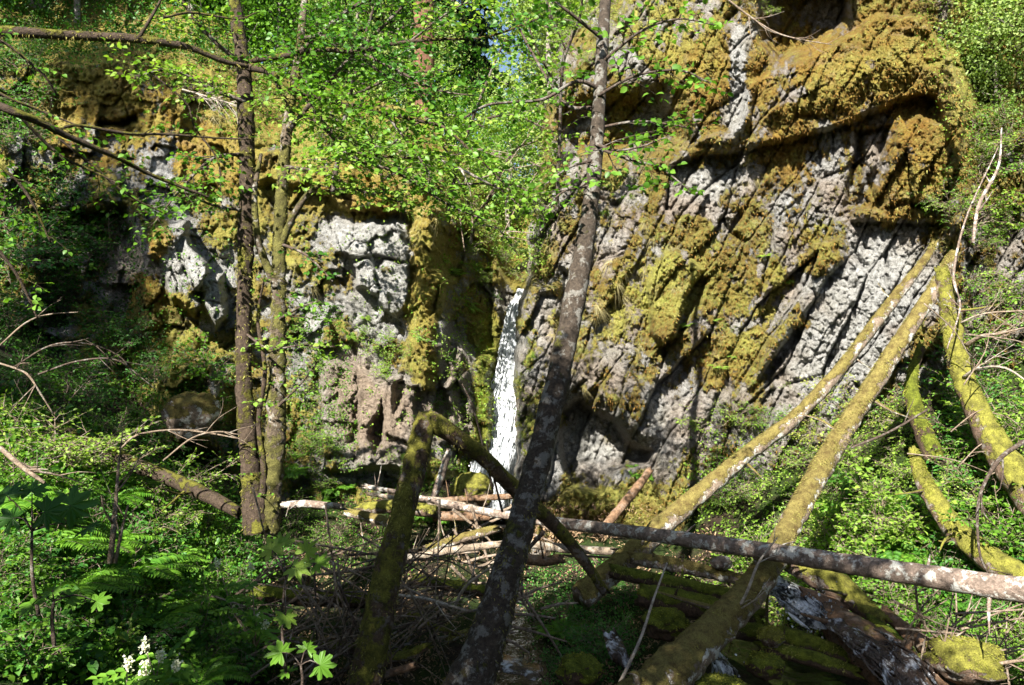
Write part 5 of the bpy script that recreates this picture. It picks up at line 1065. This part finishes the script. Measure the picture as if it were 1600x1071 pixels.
# ------------------------------------------------------------------ large leaved plants in front
def lobed(G, c, n, f, size, lobes=7):
    n = unit(n); f = unit(f-n*np.dot(f, n)); s = np.cross(n, f); V = [c]; N = lobes*6
    for k in range(N):
        a = -2.6+5.2*k/(N-1); r = size*(.50+.50*abs(math.cos(a*lobes/5.2*math.pi)))*(1-.25*abs(a)/2.6)*(1+.10*rng.normal())
        V.append(c+(f*math.cos(a)+s*math.sin(a))*r-n*size*(.30*(r/size)**2-.10*abs(math.cos(a*lobes/5.2*math.pi)))+nv()*size*.02)
    G.add(V, None, [[0, k, k+1] for k in range(1, N)], None, np.full(N-1, rng.random()))
def leafpart(t, *a):
    g = Geo(); lobed(g, *a); g.build('leaf', M[t['m_']], t, smooth=False)
def bigleaf(label, px, py, Y, stem, leaves, size, mat='leaf'):
    b = P(px, py, Y); t = thing('large_leaved_plant', label, 'plant', b); S = Geo(); top = P(*stem)-b; t['m_'] = mat
    S.tube(np.array([[0, 0, 0], top*.5+nv()*.03, top]), [.014, .012, .009], 6, .05, .1, 20)
    for lx, ly, dz in leaves:
        q = P(lx, ly, Y+dz)-b; S.tube(np.array([top, (top+q)/2+UP*.04, q]), [.006, .005, .003], 4, .05)
        leafpart(t, q, UP+nv()*.25+np.array([0, -.75, 0]), unit(q-top)+nv()*.1, size*(.8+.4*rng.random()))
    S.build('stem', M['twig_dark'], t); del t['m_']
bigleaf('tall large leaved plant with lobed leaves in front of the brush pile', 448, 1060, 6.6, (446, 900, 6.6), [(425, 860, .1), (462, 887, -.1), (495, 880, 0), (440, 850, .2), (478, 862, .1), (446, 962, -.1)], .13, 'leaf_bright')
bigleaf('shaded large leaved plant at the left edge', 60, 960, 5.2, (50, 830, 5.2), [(10, 775, 0), (50, 768, .1), (110, 790, 0), (135, 825, 0), (70, 800, -.2), (20, 810, -.1)], .14, 'leaf_dark')
bigleaf('large lobed leaf plant in the lower left leaves', 85, 1010, 4.8, (84, 940, 4.8), [(80, 925, 0), (110, 935, .1), (50, 945, .1), (150, 940, .2)], .10, 'leaf')
bigleaf('low lobed leaf plant beside the tall large leaved one', 470, 1090, 6.4, (470, 1040, 6.4), [(440, 1020, 0), (480, 1015, .1), (500, 1040, 0), (450, 1050, .2)], .12, 'leaf')
def flowering(label, px, py, Y, heads):
    b = P(px, py, Y); t = thing('flowering_shrub', label, 'shrub', b); S = Geo(); Fo = Geo(); Pe = Geo(); lv = LV()
    for hx, hy in heads:
        q = P(hx, hy, Y)-b; S.tube(np.array([[0, 0, 0], q*.5+nv()*.04, q]), [.008, .006, .003], 4, .08); m = 70
        Pe = Geo(); pp = q+rng.normal(size=(m, 3))*[.013, .013, .02]; Pe.leaves(pp, rng.normal(size=(m, 3)), rng.normal(size=(m, 3)), .017, .8); Pe.build('flower', M['petal'], t)
        for k in range(5):
            c = q*(.35+.13*k)+nv()*.03; d = unit(nv()*[1, 1, .2])
            for i in range(4):
                a = c+d*.05*(i+1); sd = np.cross(d, UP)
                for sg in (-1, 1): lv.add(a, sd*sg+d*.6, UP+nv()*.2+np.array([0, -.4, 0]), .085)
    lv.put(Fo, .42); S.build('stem', M['twig'], t); Fo.build('foliage', M['leaf'], t)
flowering('shrub with small white flower heads at the bottom left', 220, 1120, 4.6, [(226, 1010), (252, 1022), (227, 1042), (222, 1055), (200, 1035), (275, 1040)])
flowering('flowering shrub beside the tall large leaved plant', 400, 1010, 7.2, [(403, 965), (392, 885), (365, 955), (415, 975), (340, 880)])
# climbing leaves and side sprays filling the foliage mass at the top centre
def side_maple(label, base, mains, size, mat, L=.7, step=.11):
    b = P(*base); t = thing('maple_sapling', label, 'tree', b); tw = Geo(); lv = LV()
    for Lp, ww in mains:
        limb(t, ppath(Lp)-b, pr(Lp, ww), 'twig_dark', mat, (L, step, size, .09, .15, .05, .5), .75)
side_maple('leafy maple sapling above the left cliff behind the twin trunks', (520, 300, 15), [([(520, 300, 15), (540, 180, 14.6), (570, 60, 14.2), (600, -40, 14)], [8, 7, 5, 3]), ([(535, 200, 14.6), (480, 130, 14.4), (440, 60, 14.2)], [5, 4, 2]), ([(550, 150, 14.5), (620, 120, 14), (690, 110, 13.6)], [5, 4, 2]), ([(530, 240, 14.8), (600, 230, 14.2), (660, 250, 13.8)], [5, 4, 2]), ([(560, 80, 14.3), (640, 40, 14), (720, 30, 13.6)], [5, 4, 2])], .10, 'leaf', 1.1, .14)
side_maple('bright maple sapling on the cliff lip above the waterfall', (700, 330, 17), [([(700, 330, 17), (720, 240, 16.6), (760, 130, 16.2), (790, 60, 16)], [6, 5, 4, 2]), ([(715, 260, 16.7), (670, 200, 16.4), (640, 170, 16.2)], [4, 3, 2]), ([(740, 190, 16.4), (800, 180, 16), (850, 200, 15.6)], [4, 3, 2]), ([(710, 290, 16.8), (770, 290, 16.2), (820, 330, 15.8)], [4, 3, 2])], .10, 'leaf_bright', 1.0, .13)
side_maple('thin leafy sapling left of the leaning tree top', (870, 330, 15.5), [([(870, 330, 15.5), (875, 200, 15), (880, 100, 14.6), (905, 30, 14.3), (912, -30, 14)], [6, 5, 5, 4, 3]), ([(878, 150, 14.8), (840, 80, 14.4), (820, 20, 14.2)], [4, 3, 2]), ([(885, 80, 14.6), (860, 20, 14.3), (850, -20, 14.2)], [3, 3, 2])], .09, 'leaf_bright', .8, .13)
side_maple('bushy maple hanging over the mossy lip left of the falls', (600, 310, 16), [([(600, 310, 16), (590, 240, 15.6), (560, 180, 15.2), (520, 140, 15)], [5, 4, 3, 2]), ([(600, 280, 15.8), (660, 250, 15.4), (730, 240, 15)], [4, 3, 2]), ([(595, 250, 15.6), (640, 200, 15.2), (700, 180, 14.8), (760, 200, 14.6)], [4, 3, 3, 2]), ([(600, 300, 15.8), (560, 300, 15.4), (500, 290, 15.2)], [4, 3, 2]), ([(595, 270, 15.7), (540, 250, 15.2), (480, 250, 15)], [4, 3, 2])], .10, 'leaf_bright', 1.0, .11)
side_maple('pale green sapling bending over the top of the waterfall', (735, 380, 17.6), [([(735, 380, 17.6), (750, 330, 17.2), (790, 290, 16.9), (830, 300, 16.7)], [5, 4, 3, 2]), ([(745, 350, 17.4), (780, 360, 17), (810, 400, 16.8)], [4, 3, 2]), ([(740, 340, 17.3), (720, 290, 17), (700, 260, 16.8)], [4, 3, 2]), ([(760, 320, 17.1), (800, 240, 16.8), (840, 220, 16.6)], [4, 3, 2])], .09, 'leaf_pale', .9, .11)
print('OBJ', len(bpy.data.objects), 'tris', sum(len(m.polygons) for m in bpy.data.meshes))
